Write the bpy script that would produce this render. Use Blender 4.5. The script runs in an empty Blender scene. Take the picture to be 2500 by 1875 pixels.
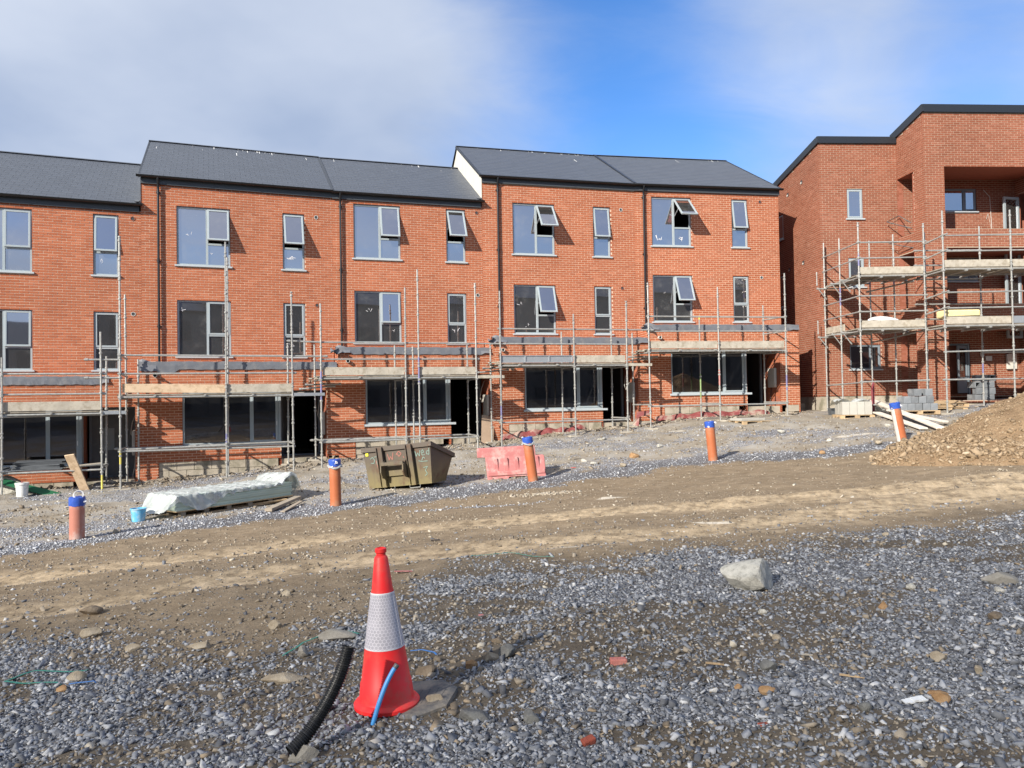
import bpy, bmesh, math, random
import numpy as np
from mathutils import Vector, Matrix, Euler

sc = bpy.context.scene
COL = sc.collection
R = math.radians
random.seed(7)
RNG = np.random.default_rng(11)

# ------------------------------------------------------------------ camera
CZ = 1.5                      # eye height above the gravel
FPX = 1878.0                  # focal length in pixels of the 2500 px wide photograph
cam_d = bpy.data.cameras.new('camera')
cam = bpy.data.objects.new('camera', cam_d)
COL.objects.link(cam)
CM = Matrix.Rotation(R(91.15), 4, 'X') @ Matrix.Rotation(R(-0.96), 4, 'Z')
cam.matrix_world = Matrix.Translation((0, 0, CZ)) @ CM
cam_d.sensor_width = 36
cam_d.lens = 36 * FPX / 2500
cam_d.clip_end = 3000
sc.camera = cam

# ------------------------------------------------------------------ sun, sky, exposure
SUN = Vector((-1.13, -1.457, 1.0)).normalized()        # direction towards the sun
el = math.asin(SUN.z)
sd = bpy.data.lights.new('sun', 'SUN')
sd.energy = 5.0
sd.angle = R(0.55)
sd.color = (1.0, 0.93, 0.83)
so = bpy.data.objects.new('sun', sd)
COL.objects.link(so)
so.rotation_euler = SUN.to_track_quat('Z', 'Y').to_euler()
so.location = (-20, -40, 30)

sc.view_settings.view_transform = 'Standard'
sc.view_settings.look = 'None'
sc.view_settings.gamma = 1
sc.view_settings.use_curve_mapping = False
sc.view_settings.exposure = 0.68


class NT:
    """small helper to write node trees in a compact way"""
    def __init__(s, nt):
        s.nt = nt
        s.n = nt.nodes
        s.l = nt.links

    def node(s, t, ins=None, **kw):
        n = s.n.new(t)
        for k, v in kw.items():
            setattr(n, k, v)
        if ins:
            for k, v in ins.items():
                s.put(n, k, v)
        return n

    def put(s, n, k, v):
        if isinstance(v, bpy.types.NodeSocket):
            s.l.new(v, n.inputs[k])
        else:
            i = n.inputs[k]
            if hasattr(i.default_value, '__len__') and not hasattr(v, '__len__'):
                v = [v] * len(i.default_value)
            if hasattr(v, '__len__') and len(i.default_value) == 4 and len(v) == 3:
                v = (*v, 1)
            i.default_value = v

    def math(s, op, a, b=None, c=None, clamp=False):
        n = s.node('ShaderNodeMath', operation=op, use_clamp=clamp)
        for i, v in enumerate((a, b, c)):
            if v is not None:
                s.put(n, i, v)
        return n.outputs[0]

    def vmath(s, op, a, b=None, scale=None):
        n = s.node('ShaderNodeVectorMath', operation=op)
        s.put(n, 0, a)
        if b is not None:
            s.put(n, 1, b)
        if scale is not None:
            s.put(n, 'Scale', scale)
        return n.outputs['Value'] if op in ('LENGTH', 'DOT_PRODUCT', 'DISTANCE') else n.outputs[0]

    def noise(s, vec, scale, detail=4, rough=.55, out='Fac', dist=0.0):
        n = s.node('ShaderNodeTexNoise', {'Scale': scale, 'Detail': detail, 'Roughness': rough, 'Distortion': dist})
        if vec is not None:
            s.put(n, 'Vector', vec)
        return n.outputs[out]

    def ramp(s, fac, stops, interp='LINEAR'):
        n = s.node('ShaderNodeValToRGB')
        cr = n.color_ramp
        cr.interpolation = interp
        while len(cr.elements) < len(stops):
            cr.elements.new(.5)
        for e, (p, c) in zip(cr.elements, stops):
            e.position = p
            e.color = (c, c, c, 1) if not hasattr(c, '__len__') else (*c[:3], 1)
        s.put(n, 0, fac)
        return n.outputs[0]

    def step(s, x, a, b):
        n = s.node('ShaderNodeMapRange', interpolation_type='SMOOTHSTEP')
        s.put(n, 0, x)
        s.put(n, 1, a)
        s.put(n, 2, b)
        return n.outputs[0]

    def mix(s, fac, a, b, mode='MIX'):
        n = s.node('ShaderNodeMix', data_type='RGBA', blend_type=mode)
        s.put(n, 0, fac)
        s.put(n, 6, a)
        s.put(n, 7, b)
        return n.outputs[2]

    def mapping(s, vec, scale=(1, 1, 1), rot=(0, 0, 0), loc=(0, 0, 0)):
        n = s.node('ShaderNodeMapping', {'Vector': vec, 'Scale': scale, 'Rotation': rot, 'Location': loc})
        return n.outputs[0]


world = bpy.data.worlds.new('World')
sc.world = world
world.use_nodes = True
w = NT(world.node_tree)
w.n.clear()
sky = w.node('ShaderNodeTexSky', sky_type='NISHITA', sun_disc=False, sun_elevation=el,
             sun_rotation=math.atan2(SUN.x, SUN.y), altitude=50, air_density=1.0, dust_density=0.4, ozone_density=2.2)
tc = w.node('ShaderNodeTexCoord')
dirv = tc.outputs['Generated']
sep = w.node('ShaderNodeSeparateXYZ', {0: dirv})
zc = w.math('MAXIMUM', sep.outputs[2], 0.0)
# cloud layer: the direction is cut with a flat deck of cloud overhead
den = w.math('ADD', zc, 0.22)
plane = w.node('ShaderNodeCombineXYZ', {0: w.math('DIVIDE', sep.outputs[0], den), 1: w.math('DIVIDE', sep.outputs[1], den), 2: 0.0}).outputs[0]
n1 = w.noise(w.mapping(plane, (0.55, 0.42, 1), (0, 0, 0.5), (3.1, 0.4, 0)), 1.1, 7, .5, dist=.35)
n2 = w.noise(w.mapping(plane, (0.9, 1.5, 1), (0, 0, -.5), (7.7, 2.0, 0)), 2.4, 9, .60, dist=.5)
az = w.math('ARCTAN2', sep.outputs[0], sep.outputs[1])          # 0 straight ahead, + to the right
# the bank of cloud lies on the left half of the sky; a clear lane ahead to the right, thin cloud beyond it
lane = w.math('SUBTRACT', az, w.math('MULTIPLY_ADD', zc, -0.30, 0.235))
bankL = w.step(w.math('MULTIPLY', lane, -1.0), -0.08, 0.36)
bankR = w.step(lane, 0.0, 0.30)
dens = w.math('ADD', w.math('MULTIPLY', bankL, 1.05), w.math('MULTIPLY', bankR, 0.55))
far = w.step(w.math('ABSOLUTE', az), 0.75, 1.3)
bankR2 = w.step(w.math('ABSOLUTE', w.math('SUBTRACT', az, .56)), .13, .0)
dens = w.math('ADD', dens, w.math('SUBTRACT', w.math('MULTIPLY', far, .0), w.math('MULTIPLY', bankR2, .28)))
dens = w.math('ADD', dens, w.math('MULTIPLY', w.math('SUBTRACT', n1, .5), 1.35))
dens = w.math('ADD', dens, w.math('MULTIPLY', w.math('SUBTRACT', n2, .5), .60))
cl = w.step(dens, 0.02, 0.95)
cl = w.math('MULTIPLY', cl, 0.93)
n3 = w.noise(w.mapping(plane, (.8, .8, 1), (0, 0, .3), (1.7, 5.0, 0)), 1.6, 5, .48)
tone = w.math('ADD', w.math('MULTIPLY', n3, .75), w.math('MULTIPLY', n1, .45))
tone = w.math('ADD', tone, w.math('MULTIPLY', zc, .38))
ccol = w.ramp(tone, [(0.42, (0.20, 0.255, 0.375)), (0.60, (0.275, 0.33, 0.44)), (0.84, (0.46, 0.50, 0.575))])
skyc = w.vmath('SCALE', sky.outputs[0], scale=0.108)
tint = w.mix(1.0, skyc, (0.50, 0.84, 1.24), 'MULTIPLY')
hz = w.step(zc, 0.38, 0.0)
tint = w.mix(w.math('MULTIPLY', hz, .68), tint, (0.34, 0.48, 0.68))
allc = w.mix(cl, tint, ccol)
bg = w.node('ShaderNodeBackground', {'Color': allc, 'Strength': 1.0})
out = w.node('ShaderNodeOutputWorld', {'Surface': bg.outputs[0]})

# ------------------------------------------------------------------ geometry helpers


class MB:
    """collects shapes and links them as ONE mesh object"""
    def __init__(s):
        s.v = []
        s.f = []
        s.m = []
        s.uv = None

    def add(s, vs, fs, mi=0):
        o = len(s.v)
        s.v += [tuple(p) for p in vs]
        s.f += [tuple(i + o for i in f) for f in fs]
        s.m += [mi] * len(fs)
        return s

    def box(s, a, b, mi=0, M=None, skip=()):
        x0, y0, z0 = a
        x1, y1, z1 = b
        vs = [(x0, y0, z0), (x1, y0, z0), (x1, y1, z0), (x0, y1, z0), (x0, y0, z1), (x1, y0, z1), (x1, y1, z1), (x0, y1, z1)]
        fs = [(0, 3, 2, 1), (4, 5, 6, 7), (0, 1, 5, 4), (1, 2, 6, 5), (2, 3, 7, 6), (3, 0, 4, 7)]
        names = ['bottom', 'top', 'front', 'right', 'back', 'left']
        fs = [f for f, n in zip(fs, names) if n not in skip]
        if M is not None:
            vs = [tuple(M @ Vector(p)) for p in vs]
        return s.add(vs, fs, mi)

    def cbox(s, c, size, mi=0, rot=None):
        M = Matrix.Translation(c)
        if rot is not None:
            M = M @ Euler(rot).to_matrix().to_4x4()
        h = [k / 2 for k in size]
        return s.box([-k for k in h], h, mi, M)

    def beam(s, p, q, wd, ht, mi=0, up=(0, 0, 1)):
        """rectangular bar from p to q, wd across, ht along up"""
        p, q = Vector(p), Vector(q)
        d = (q - p)
        L = d.length
        d.normalize()
        u = Vector(up)
        x = d.cross(u)
        if x.length < 1e-4:
            x = d.cross(Vector((1, 0, 0)))
        x.normalize()
        z = x.cross(d)
        M = Matrix(((x.x, d.x, z.x, p.x), (x.y, d.y, z.y, p.y), (x.z, d.z, z.z, p.z), (0, 0, 0, 1)))
        return s.box((-wd / 2, 0, -ht / 2), (wd / 2, L, ht / 2), mi, M)

    def tube(s, pts, r, n=8, mi=0, cap=True):
        pts = [Vector(p) for p in pts]
        rs = r if hasattr(r, '__len__') else [r] * len(pts)
        rings = []
        prev = None
        for i, p in enumerate(pts):
            a = pts[max(i - 1, 0)]
            b = pts[min(i + 1, len(pts) - 1)]
            d = (b - a)
            if d.length < 1e-7:
                d = Vector((0, 0, 1))
            d.normalize()
            if prev is None:
                x = d.cross(Vector((0, 0, 1)))
                if x.length < 1e-3:
                    x = d.cross(Vector((1, 0, 0)))
            else:
                x = prev - d * prev.dot(d)
            x.normalize()
            prev = x
            y = d.cross(x)
            rings.append([p + (x * math.cos(2 * math.pi * k / n) + y * math.sin(2 * math.pi * k / n)) * rs[i] for k in range(n)])
        vs = [q for ring in rings for q in ring]
        fs = []
        for i in range(len(pts) - 1):
            for k in range(n):
                k2 = (k + 1) % n
                fs.append((i * n + k, i * n + k2, (i + 1) * n + k2, (i + 1) * n + k))
        if cap:
            fs.append(tuple(reversed(range(n))))
            fs.append(tuple((len(pts) - 1) * n + k for k in range(n)))
        return s.add(vs, fs, mi)

    def lathe(s, prof, n=24, mi=0, M=None, cap=False):
        vs = []
        fs = []
        for r_, z in prof:
            for k in range(n):
                a = 2 * math.pi * k / n
                vs.append((r_ * math.cos(a), r_ * math.sin(a), z))
        for i in range(len(prof) - 1):
            for k in range(n):
                k2 = (k + 1) % n
                fs.append((i * n + k, i * n + k2, (i + 1) * n + k2, (i + 1) * n + k))
        if cap:
            fs.append(tuple(reversed(range(n))))
            fs.append(tuple((len(prof) - 1) * n + k for k in range(n)))
        if M is not None:
            vs = [tuple(M @ Vector(p)) for p in vs]
        return s.add(vs, fs, mi)

    def prism(s, poly, y0, y1, mi=0, M=None):
        """polygon in x,z extruded along y"""
        n = len(poly)
        vs = [(x, y0, z) for x, z in poly] + [(x, y1, z) for x, z in poly]
        fs = [tuple(range(n)), tuple(reversed(range(n, 2 * n)))]
        for i in range(n):
            j = (i + 1) % n
            fs.append((i, i + n, j + n, j))
        if M is not None:
            vs = [tuple(M @ Vector(p)) for p in vs]
        return s.add(vs, fs, mi)

    def mesh(s, name, mats, smooth=False):
        me = bpy.data.meshes.new(name)
        me.from_pydata(s.v, [], s.f)
        for m in (mats if isinstance(mats, (list, tuple)) else [mats]):
            me.materials.append(m)
        if len(me.materials) > 1:
            me.polygons.foreach_set('material_index', s.m)
        if smooth:
            me.polygons.foreach_set('use_smooth', [True] * len(s.f))
        me.update()
        return me

    def build(s, name, mats, parent=None, smooth=False, bevel=0, fix=True):
        me = s.mesh(name, mats, smooth)
        if fix:
            bm = bmesh.new()
            bm.from_mesh(me)
            bmesh.ops.recalc_face_normals(bm, faces=bm.faces)
            bm.to_mesh(me)
            bm.free()
        o = link(name, me, parent)
        if bevel:
            b = o.modifiers.new('bevel', 'BEVEL')
            b.width = bevel
            b.segments = 2
            b.limit_method = 'ANGLE'
        if smooth:
            try:
                me.set_sharp_from_angle(angle=R(40))
            except Exception:
                pass
        return o


def link(name, me, parent=None):
    o = bpy.data.objects.new(name, me)
    COL.objects.link(o)
    if parent is not None:
        o.parent = parent
    return o


def tag(o, label=None, cat=None, group=None, kind=None):
    if label:
        o['label'] = label
    if cat:
        o['category'] = cat
    if group:
        o['group'] = group
    if kind:
        o['kind'] = kind
    return o


def thing(name, label, cat, loc=(0, 0, 0), rz=0, group=None, rot=None):
    o = bpy.data.objects.new(name, None)
    COL.objects.link(o)
    o.empty_display_size = .2
    o.location = loc
    o.rotation_euler = rot if rot is not None else (0, 0, rz)
    return tag(o, label, cat, group)


# ------------------------------------------------------------------ value noise in numpy (terrain)
def vnoise(x, y, seed=0):
    xi = np.floor(x).astype(np.int64)
    yi = np.floor(y).astype(np.int64)
    fx = x - xi
    fy = y - yi
    fx = fx * fx * (3 - 2 * fx)
    fy = fy * fy * (3 - 2 * fy)

    def h(a, b):
        n = (a * 374761393 + b * 668265263 + seed * 974634777) & 0xffffffff
        n = ((n ^ (n >> 13)) * 1274126177) & 0xffffffff
        return ((n ^ (n >> 16)) & 0xffff) / 65535.0
    return (h(xi, yi) * (1 - fx) + h(xi + 1, yi) * fx) * (1 - fy) + (h(xi, yi + 1) * (1 - fx) + h(xi + 1, yi + 1) * fx) * fy


def fbm(x, y, oct_=4, seed=0):
    t = 0
    a = .5
    for i in range(oct_):
        t = t + a * (vnoise(x, y, seed + i) - .5)
        x = x * 2.03
        y = y * 2.03
        a *= .5
    return t


# ground levels at known spots (X right, Y away, z up, metres); z 0 is the gravel under the camera
GP_ = [(0, 0, 0), (-3, 0, -.1), (3, 0, .12), (0, -6, .1), (-12, -8, -.3), (14, -8, .9), (-.63, 3.68, .03), (2.5, 4, .13), (-3, 4, -.12),
       (0, 6, -.03), (4, 6, .12), (-4, 6, -.22), (0, 8.5, -.16), (5.5, 8.5, .1), (-5.5, 8.5, -.45), (0, 11.5, -.30), (-7, 11, -.6), (7, 11.5, .08),
       (0, 14.5, -.42), (-3.57, 15.6, -.58), (-7.0, 12.6, -.62), (-9.5, 12.5, -.72), (.47, 17.6, -.38), (4.9, 18.7, -.06), (9.5, 18.9, .3),
       (8, 14, .16), (13, 15, .45), (13, 10, .4), (-12, 10, -.85),
       (-12, 18.5, -.62), (-9.3, 19.9, -.58), (-8.3, 20.2, -.52), (-6, 20.9, -.36), (-4.5, 21.6, -.22), (-2, 22.7, -.0), (0, 23.2, .12), (2, 23.9, .38), (3.6, 24.3, .45),
       (6, 25, .7), (8.7, 25.3, .8), (10, 26, .86), (11.3, 25, .84), (13, 24, .88), (15, 24, .98), (18, 24, 1.2), (9, 22, .52), (5, 22, .25), (0, 20.5, -.14),
       (-6, 18, -.5), (-10, 16, -.68), (13, 20, .62),
       (-12, 26, -.3), (0, 32, .4), (14, 34, 1.1), (-60, 20, -3), (60, 20, 3), (0, 90, 1), (0, -60, .3), (-60, -60, -2), (60, -60, 2.5), (-60, 100, -2), (60, 100, 3)]
GP_ = np.array(GP_, float)


def _phi(r2):
    return np.where(r2 > 0, r2 * np.log(np.maximum(r2, 1e-12)), 0)


_n = len(GP_)
_K = _phi((GP_[:, None, 0] - GP_[None, :, 0]) ** 2 + (GP_[:, None, 1] - GP_[None, :, 1]) ** 2) + np.eye(_n) * .8
_P = np.c_[np.ones(_n), GP_[:, :2]]
_A = np.r_[np.c_[_K, _P], np.c_[_P.T, np.zeros((3, 3))]]
_W = np.linalg.solve(_A, np.r_[GP_[:, 2], 0, 0, 0])


def gbase(x, y):
    x = np.asarray(x, float)
    y = np.asarray(y, float)
    z = _W[_n] + _W[_n + 1] * x + _W[_n + 2] * y
    for k in range(_n):
        z = z + _W[k] * _phi((x - GP_[k, 0]) ** 2 + (y - GP_[k, 1]) ** 2)
    return z


def gp(px, py):
    """spot on the ground that the photograph shows at pixel px, py (2500 px wide)"""
    r = CM.to_3x3() @ Vector(((px - 1250) / FPX, -(py - 937.5) / FPX, -1))
    r = r / r.y
    ys = np.arange(2.0, 40.0, .02)
    d = CZ + r.z * ys - gbase(r.x * ys, ys)
    k = int(np.argmax(d < 0)) if (d < 0).any() else len(ys) - 1
    return Vector((r.x * ys[k], ys[k], float(gbase(r.x * ys[k], ys[k]))))


def at(px, py, Y):
    r = CM.to_3x3() @ Vector(((px - 1250) / FPX, -(py - 937.5) / FPX, -1))
    r = r * (Y / r.y)
    return Vector((r.x, r.y, r.z + CZ))


def pl(pts):
    return np.array([tuple(gp(*p)[:2]) for p in pts])


def dist_poly(x, y, P):
    """distance of points to an open polyline"""
    best = np.full(x.shape, 1e9)
    for (ax, ay), (bx, by) in zip(P[:-1], P[1:]):
        dx, dy = bx - ax, by - ay
        t = np.clip(((x - ax) * dx + (y - ay) * dy) / (dx * dx + dy * dy + 1e-9), 0, 1)
        best = np.minimum(best, np.hypot(x - ax - t * dx, y - ay - t * dy))
    return best


def sstep(v, a, b):
    t = np.clip((v - a) / (b - a), 0, 1)
    return t * t * (3 - 2 * t)


RUT_A = pl([(-300, 1445), (0, 1425), (400, 1375), (800, 1318), (1100, 1290), (1500, 1255), (2000, 1215), (2500, 1170), (2800, 1150)])
RUT_B = pl([(-300, 1535), (0, 1505), (400, 1448), (780, 1385), (1100, 1352), (1400, 1330), (1800, 1290), (2200, 1240), (2500, 1205), (2800, 1190)])
STRIP = pl([(-100, 1360), (150, 1330), (400, 1290), (620, 1262), (820, 1240), (1100, 1205), (1300, 1180), (1600, 1135), (1800, 1118), (2000, 1110), (2180, 1085)])
EDGE = pl([(-500, 1575), (0, 1571), (244, 1555), (366, 1567), (427, 1604), (570, 1616), (690, 1560), (770, 1540), (870, 1500), (1000, 1440), (1090, 1385),
           (1250, 1368), (1420, 1395), (1500, 1385), (1620, 1352), (1750, 1340), (1900, 1345), (2100, 1312), (2300, 1292), (2500, 1262), (2900, 1240)])
BROWN = [(gp(1180, 1590), .62, .34), (gp(1130, 1690), .42, .2), (gp(2200, 1330), 1.0, .3), (gp(560, 1570), .7, .25), (gp(980, 1490), .7, .45), (gp(1190, 1490), .55, .34), (gp(2430, 1830), .3, .1), (gp(330, 1840), .5, .12)]
GREY = [(gp(1090, 1410), .9, .35), (gp(480, 1175), 2.2, 1.2), (gp(120, 1290), 2.0, .9), (gp(1330, 1090), 2.6, .9), (gp(1850, 1060), 3.2, .9), (gp(1000, 1160), 2.0, .8), (gp(1180, 1235), 1.5, .3)]
WHITE = [(gp(2110, 1060), 1.3, .22), (gp(1500, 1217), .7, .10), (gp(1740, 1281), .55, .07), (gp(1450, 1337), .6, .1), (gp(1640, 1055), 1.0, .25), (gp(1320, 1090), .8, .2)]


def masks(x, y):
    """ground cover at a spot: gravel, dry tan dirt, trampled pale ground, white dust"""
    wob = fbm(x * 1.1, y * 1.1, 4, 5) * 1.1 + fbm(x * 4.2, y * 4.2, 3, 9) * .5
    ey = np.interp(x, EDGE[:, 0], EDGE[:, 1])
    g = sstep(ey - y + wob * 1.5, -.55, .80)
    for c, a, b in BROWN:
        g = g * sstep(np.hypot((x - c.x) / a, (y - c.y) / b) + wob * .9, .75, 1.2)
    g = g * (0.14 + .86 * sstep(fbm(x * 1.3 + 7, y * 2.2, 5, 31), -.12, .09))
    ds = dist_poly(x, y, STRIP)
    g2 = sstep(.85 + wob * 1.0 - ds, -.35, .55)
    for c, a, b in GREY:
        g2 = np.maximum(g2, .8 * sstep(1.15 - np.hypot((x - c.x) / a, (y - c.y) / b) + wob * 1.6, 0, 1.1))
    gravel = np.maximum(g, g2)
    da = dist_poly(x, y, RUT_A)
    db = dist_poly(x, y, RUT_B)
    wide = sstep(x, 0, 6) * .32
    tan = np.maximum(sstep(.74 + wide + wob * .5 - da, 0, .6), sstep(.64 + wide + wob * .5 - db, 0, .5))
    tan = tan * (1 - .9 * g)
    sy = np.interp(x, STRIP[:, 0], STRIP[:, 1])
    tr = sstep(y - sy + wob, -.1, 1.1)
    wh = np.zeros_like(x)
    for c, a, b in WHITE:
        wh = np.maximum(wh, sstep(1.0 - np.hypot((x - c.x) / a, (y - c.y) / b) + wob * 1.2, 0, .9))
    soft = sstep(fbm(x * .8 + 3, y * 1.6, 5, 90), -.10, .10) * tr * (1 - gravel)
    gravel = np.clip(gravel + .62 * soft, 0, 1)
    return gravel, tan, tr, wh


def gz(x, y):
    """ground height with its small relief"""
    x = np.asarray(x, float)
    y = np.asarray(y, float)
    z = gbase(x, y)
    near = np.exp(-((np.hypot(x, y) / 70.0) ** 2))
    z = z + fbm(x * .7, y * .7, 3, 2) * .10 * near + fbm(x * 3.1, y * 3.1, 3, 4) * .045 * near
    # wheel ruts pressed a little below the crown of the track
    for P in (RUT_A, RUT_B):
        d = dist_poly(x, y, P)
        z = z - .045 * np.exp(-(d / .35) ** 2) + .03 * np.exp(-((d - .62) / .22) ** 2)
    sy = np.interp(x, STRIP[:, 0], STRIP[:, 1])
    bank = sstep(y - sy, 1.0, 4.0) * sstep(26 - y, 0, 1)
    z = z + fbm(x * 1.3, y * 1.3, 4, 21) * .20 * bank
    return z


def snap(p, dz=0):
    return Vector((p.x, p.y, float(gz(p.x, p.y)) + dz))

# ------------------------------------------------------------------ materials
def new_mat(name):
    m = bpy.data.materials.new(name)
    m.use_nodes = True
    t = NT(m.node_tree)
    t.n.clear()
    o = t.node('ShaderNodeOutputMaterial')
    return m, t, o


def simple(name, col, rough=.6, metal=0, var=.12, scale=6, bump=0, bscale=60, spec=.4, dirt=None, dscale=2.0, rnd=0, tcoord='Object', sheen=0):
    """procedural material: base colour with patchy variation, optional dirt, fine relief"""
    m, t, o = new_mat(name)
    tcn = t.node('ShaderNodeTexCoord')
    v = tcn.outputs[tcoord]
    n = t.noise(v, scale, 5, .6)
    k = t.math('MULTIPLY_ADD', t.math('SUBTRACT', n, .5), var * 2.6, 1.0)
    if rnd:
        ob = t.node('ShaderNodeObjectInfo').outputs['Random']
        ri = t.node('ShaderNodeNewGeometry').outputs['Random Per Island']
        rr = t.math('FRACT', t.math('ADD', ob, ri))
        k = t.math('MULTIPLY', k, t.math('MULTIPLY_ADD', t.math('SUBTRACT', rr, .5), rnd * 2, 1.0))
    c = t.vmath('SCALE', t.node('ShaderNodeRGB').outputs[0], scale=k)
    t.n[-1].inputs  # keep order
    rgb = [x for x in t.n if x.bl_idname == 'ShaderNodeRGB'][0]
    rgb.outputs[0].default_value = (*col, 1)
    if dirt:
        dn = t.step(t.noise(v, dscale, 7, .65), .46, .66)
        c = t.mix(t.math('MULTIPLY', dn, dirt[3]), c, dirt[:3])
    b = t.node('ShaderNodeBsdfPrincipled', {'Base Color': c, 'Roughness': rough, 'Metallic': metal, 'Specular IOR Level': spec})
    if bump:
        bn = t.node('ShaderNodeBump', {'Strength': bump, 'Distance': .01, 'Height': t.noise(v, bscale, 4, .6)})
        t.put(b, 'Normal', bn.outputs[0])
    t.l.new(b.outputs[0], o.inputs[0])
    return m


def brick_mat(name, c1, c2, c3):
    m, t, o = new_mat(name)
    tcn = t.node('ShaderNodeTexCoord')
    geo = t.node('ShaderNodeNewGeometry')
    pos = geo.outputs['Position']
    ob = t.node('ShaderNodeObjectInfo').outputs['Random']
    rr = t.math('FRACT', t.math('ADD', ob, geo.outputs['Random Per Island']))
    c = t.ramp(rr, [(0, c1), (.35, c2), (.8, c2), (1, c3)])
    big = t.noise(pos, .55, 4, .6)
    c = t.vmath('SCALE', c, scale=t.math('MULTIPLY_ADD', t.math('SUBTRACT', big, .5), .55, 1.0))
    fine = t.noise(pos, 38, 4, .7)
    c = t.vmath('SCALE', c, scale=t.math('MULTIPLY_ADD', t.math('SUBTRACT', fine, .5), .5, 1.0))
    # mortar smears and pale bloom left by the bricklayers
    sm = t.step(t.noise(pos, 2.1, 9, .76), .59, .78)
    c = t.mix(t.math('MULTIPLY', sm, .42), c, (.56, .43, .34))
    sep = t.node('ShaderNodeSeparateXYZ', {0: pos})
    b = t.node('ShaderNodeBsdfPrincipled', {'Base Color': c, 'Roughness': .85, 'Specular IOR Level': .25})
    bn = t.node('ShaderNodeBump', {'Strength': .35, 'Distance': .004, 'Height': fine})
    t.put(b, 'Normal', bn.outputs[0])
    t.l.new(b.outputs[0], o.inputs[0])
    return m


M = {}
M['brick'] = brick_mat('red_brick', (.325, .098, .046), (.375, .118, .056), (.43, .150, .078))
M['brick2'] = brick_mat('darker_red_brick', (.215, .072, .040), (.255, .088, .050), (.30, .114, .070))
M['mortar'] = simple('mortar', (.70, .54, .40), .9, var=.22, scale=3, bump=.4, tcoord='Object')
M['concrete'] = simple('concrete', (.40, .355, .285), .9, var=.22, scale=3, bump=.5, bscale=30, dirt=(.16, .15, .10, .8), dscale=1.6)
M['blockwork'] = simple('concrete_block', (.40, .39, .35), .9, var=.10, scale=9, bump=.5, bscale=70, rnd=.08)
M['darkblock'] = simple('dark_concrete_block', (.17, .185, .20), .85, var=.15, scale=5, bump=.3, rnd=.18, dirt=(.42, .43, .43, .35), dscale=3)
M['slate'] = simple('slate', (.066, .076, .095), .48, var=.08, scale=2, rnd=.07, spec=.45)
M['slate_highlight'] = simple('slate_edge_highlight', (.30, .32, .36), .7, var=.2)  # light catching the course edges, painted in as a paler front face
M['slate_bed'] = simple('slate_bed', (.03, .033, .04), .7)
M['lead'] = simple('lead', (.10, .11, .125), .5, var=.15)
M['white_render'] = simple('white_render', (.56, .545, .49), .9, var=.08, scale=3, dirt=(.5, .48, .42, .5))
M['black_pvc'] = simple('black_pvc', (.012, .013, .015), .32, var=.1, spec=.5)
M['fascia'] = simple('fascia_grey', (.055, .062, .068), .45, var=.06, spec=.5)
M['cladding'] = simple('dark_metal_trim', (.018, .022, .029), .45, var=.06, spec=.5)
M['mortar2'] = simple('mortar_of_the_block', (.46, .36, .27), .9, var=.22, scale=3)
M['frame'] = simple('window_frame', (.33, .385, .41), .42, var=.05, spec=.45, dirt=(.40, .38, .33, .25), dscale=5)
M['frame2'] = simple('dark_window_frame', (.20, .24, .27), .42, var=.05, spec=.45)
M['sill'] = simple('window_sill', (.42, .47, .50), .5, var=.08, spec=.4, dirt=(.45, .40, .33, .4), dscale=6)
M['reveal'] = simple('dark_reveal', (.05, .052, .055), .7)
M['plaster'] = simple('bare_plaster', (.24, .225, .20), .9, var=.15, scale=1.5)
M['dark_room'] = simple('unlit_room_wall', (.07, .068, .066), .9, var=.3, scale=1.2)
M['door'] = simple('grey_door', (.14, .155, .165), .45, var=.05, spec=.5, dirt=(.25, .25, .23, .3), dscale=4)
M['galv'] = simple('galvanised_tube', (.34, .345, .33), .45, metal=.35, var=.35, scale=9, bump=.15, bscale=50, dirt=(.50, .48, .44, .6), dscale=14)
M['galv_blue'] = simple('tube_with_blue_paint', (.20, .20, .36), .5, metal=.2, var=.35, scale=9)
M['galv_green'] = simple('tube_with_green_paint', (.26, .36, .16), .5, metal=.2, var=.35, scale=9)
M['galv_yellow'] = simple('tube_with_yellow_paint', (.60, .52, .12), .5, metal=.1, var=.3, scale=9)
M['galv_red'] = simple('tube_with_red_paint', (.48, .22, .20), .5, metal=.1, var=.3, scale=9)
M['board'] = simple('weathered_board', (.42, .385, .32), .85, var=.30, scale=4, bump=.3, bscale=30, dirt=(.26, .22, .16, .7), dscale=7)
M['board_new'] = simple('new_timber_board', (.58, .44, .30), .8, var=.16, scale=3, bump=.2, bscale=30, dirt=(.35, .24, .14, .6), dscale=8)
M['deck'] = simple('deck_board', (.30, .27, .22), .9, var=.3, scale=3, dirt=(.14, .12, .1, .8), dscale=4)
M['alu'] = simple('aluminium', (.45, .48, .50), .4, metal=.6, var=.15, scale=7)
M['membrane'] = simple('grey_membrane', (.135, .145, .165), .5, var=.2, scale=3, bump=.3, bscale=9, spec=.5, dirt=(.24, .23, .22, .4), dscale=4)
M['orange_pipe'] = simple('terracotta_pvc', (.42, .128, .052), .5, var=.14, scale=3, spec=.4, dirt=(.36, .22, .14, .6), dscale=3)
M['pink_pipe'] = simple('faded_terracotta_pvc', (.42, .17, .125), .45, var=.10, scale=3, spec=.45, dirt=(.50, .40, .36, .7), dscale=3.5)
M['blue_tape'] = simple('blue_tape', (.03, .09, .42), .4, var=.2, scale=18, spec=.5, bump=.6, bscale=25)
M['tape_white'] = simple('white_plastic_scrap', (.72, .72, .74), .5, var=.15, scale=8)
M['white_plastic'] = simple('white_plastic', (.72, .73, .72), .4, var=.08, dirt=(.45, .42, .36, .4), dscale=6)
M['blue_plastic'] = simple('blue_plastic', (.12, .42, .66), .45, var=.10, dirt=(.5, .55, .58, .6), dscale=9)
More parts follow.
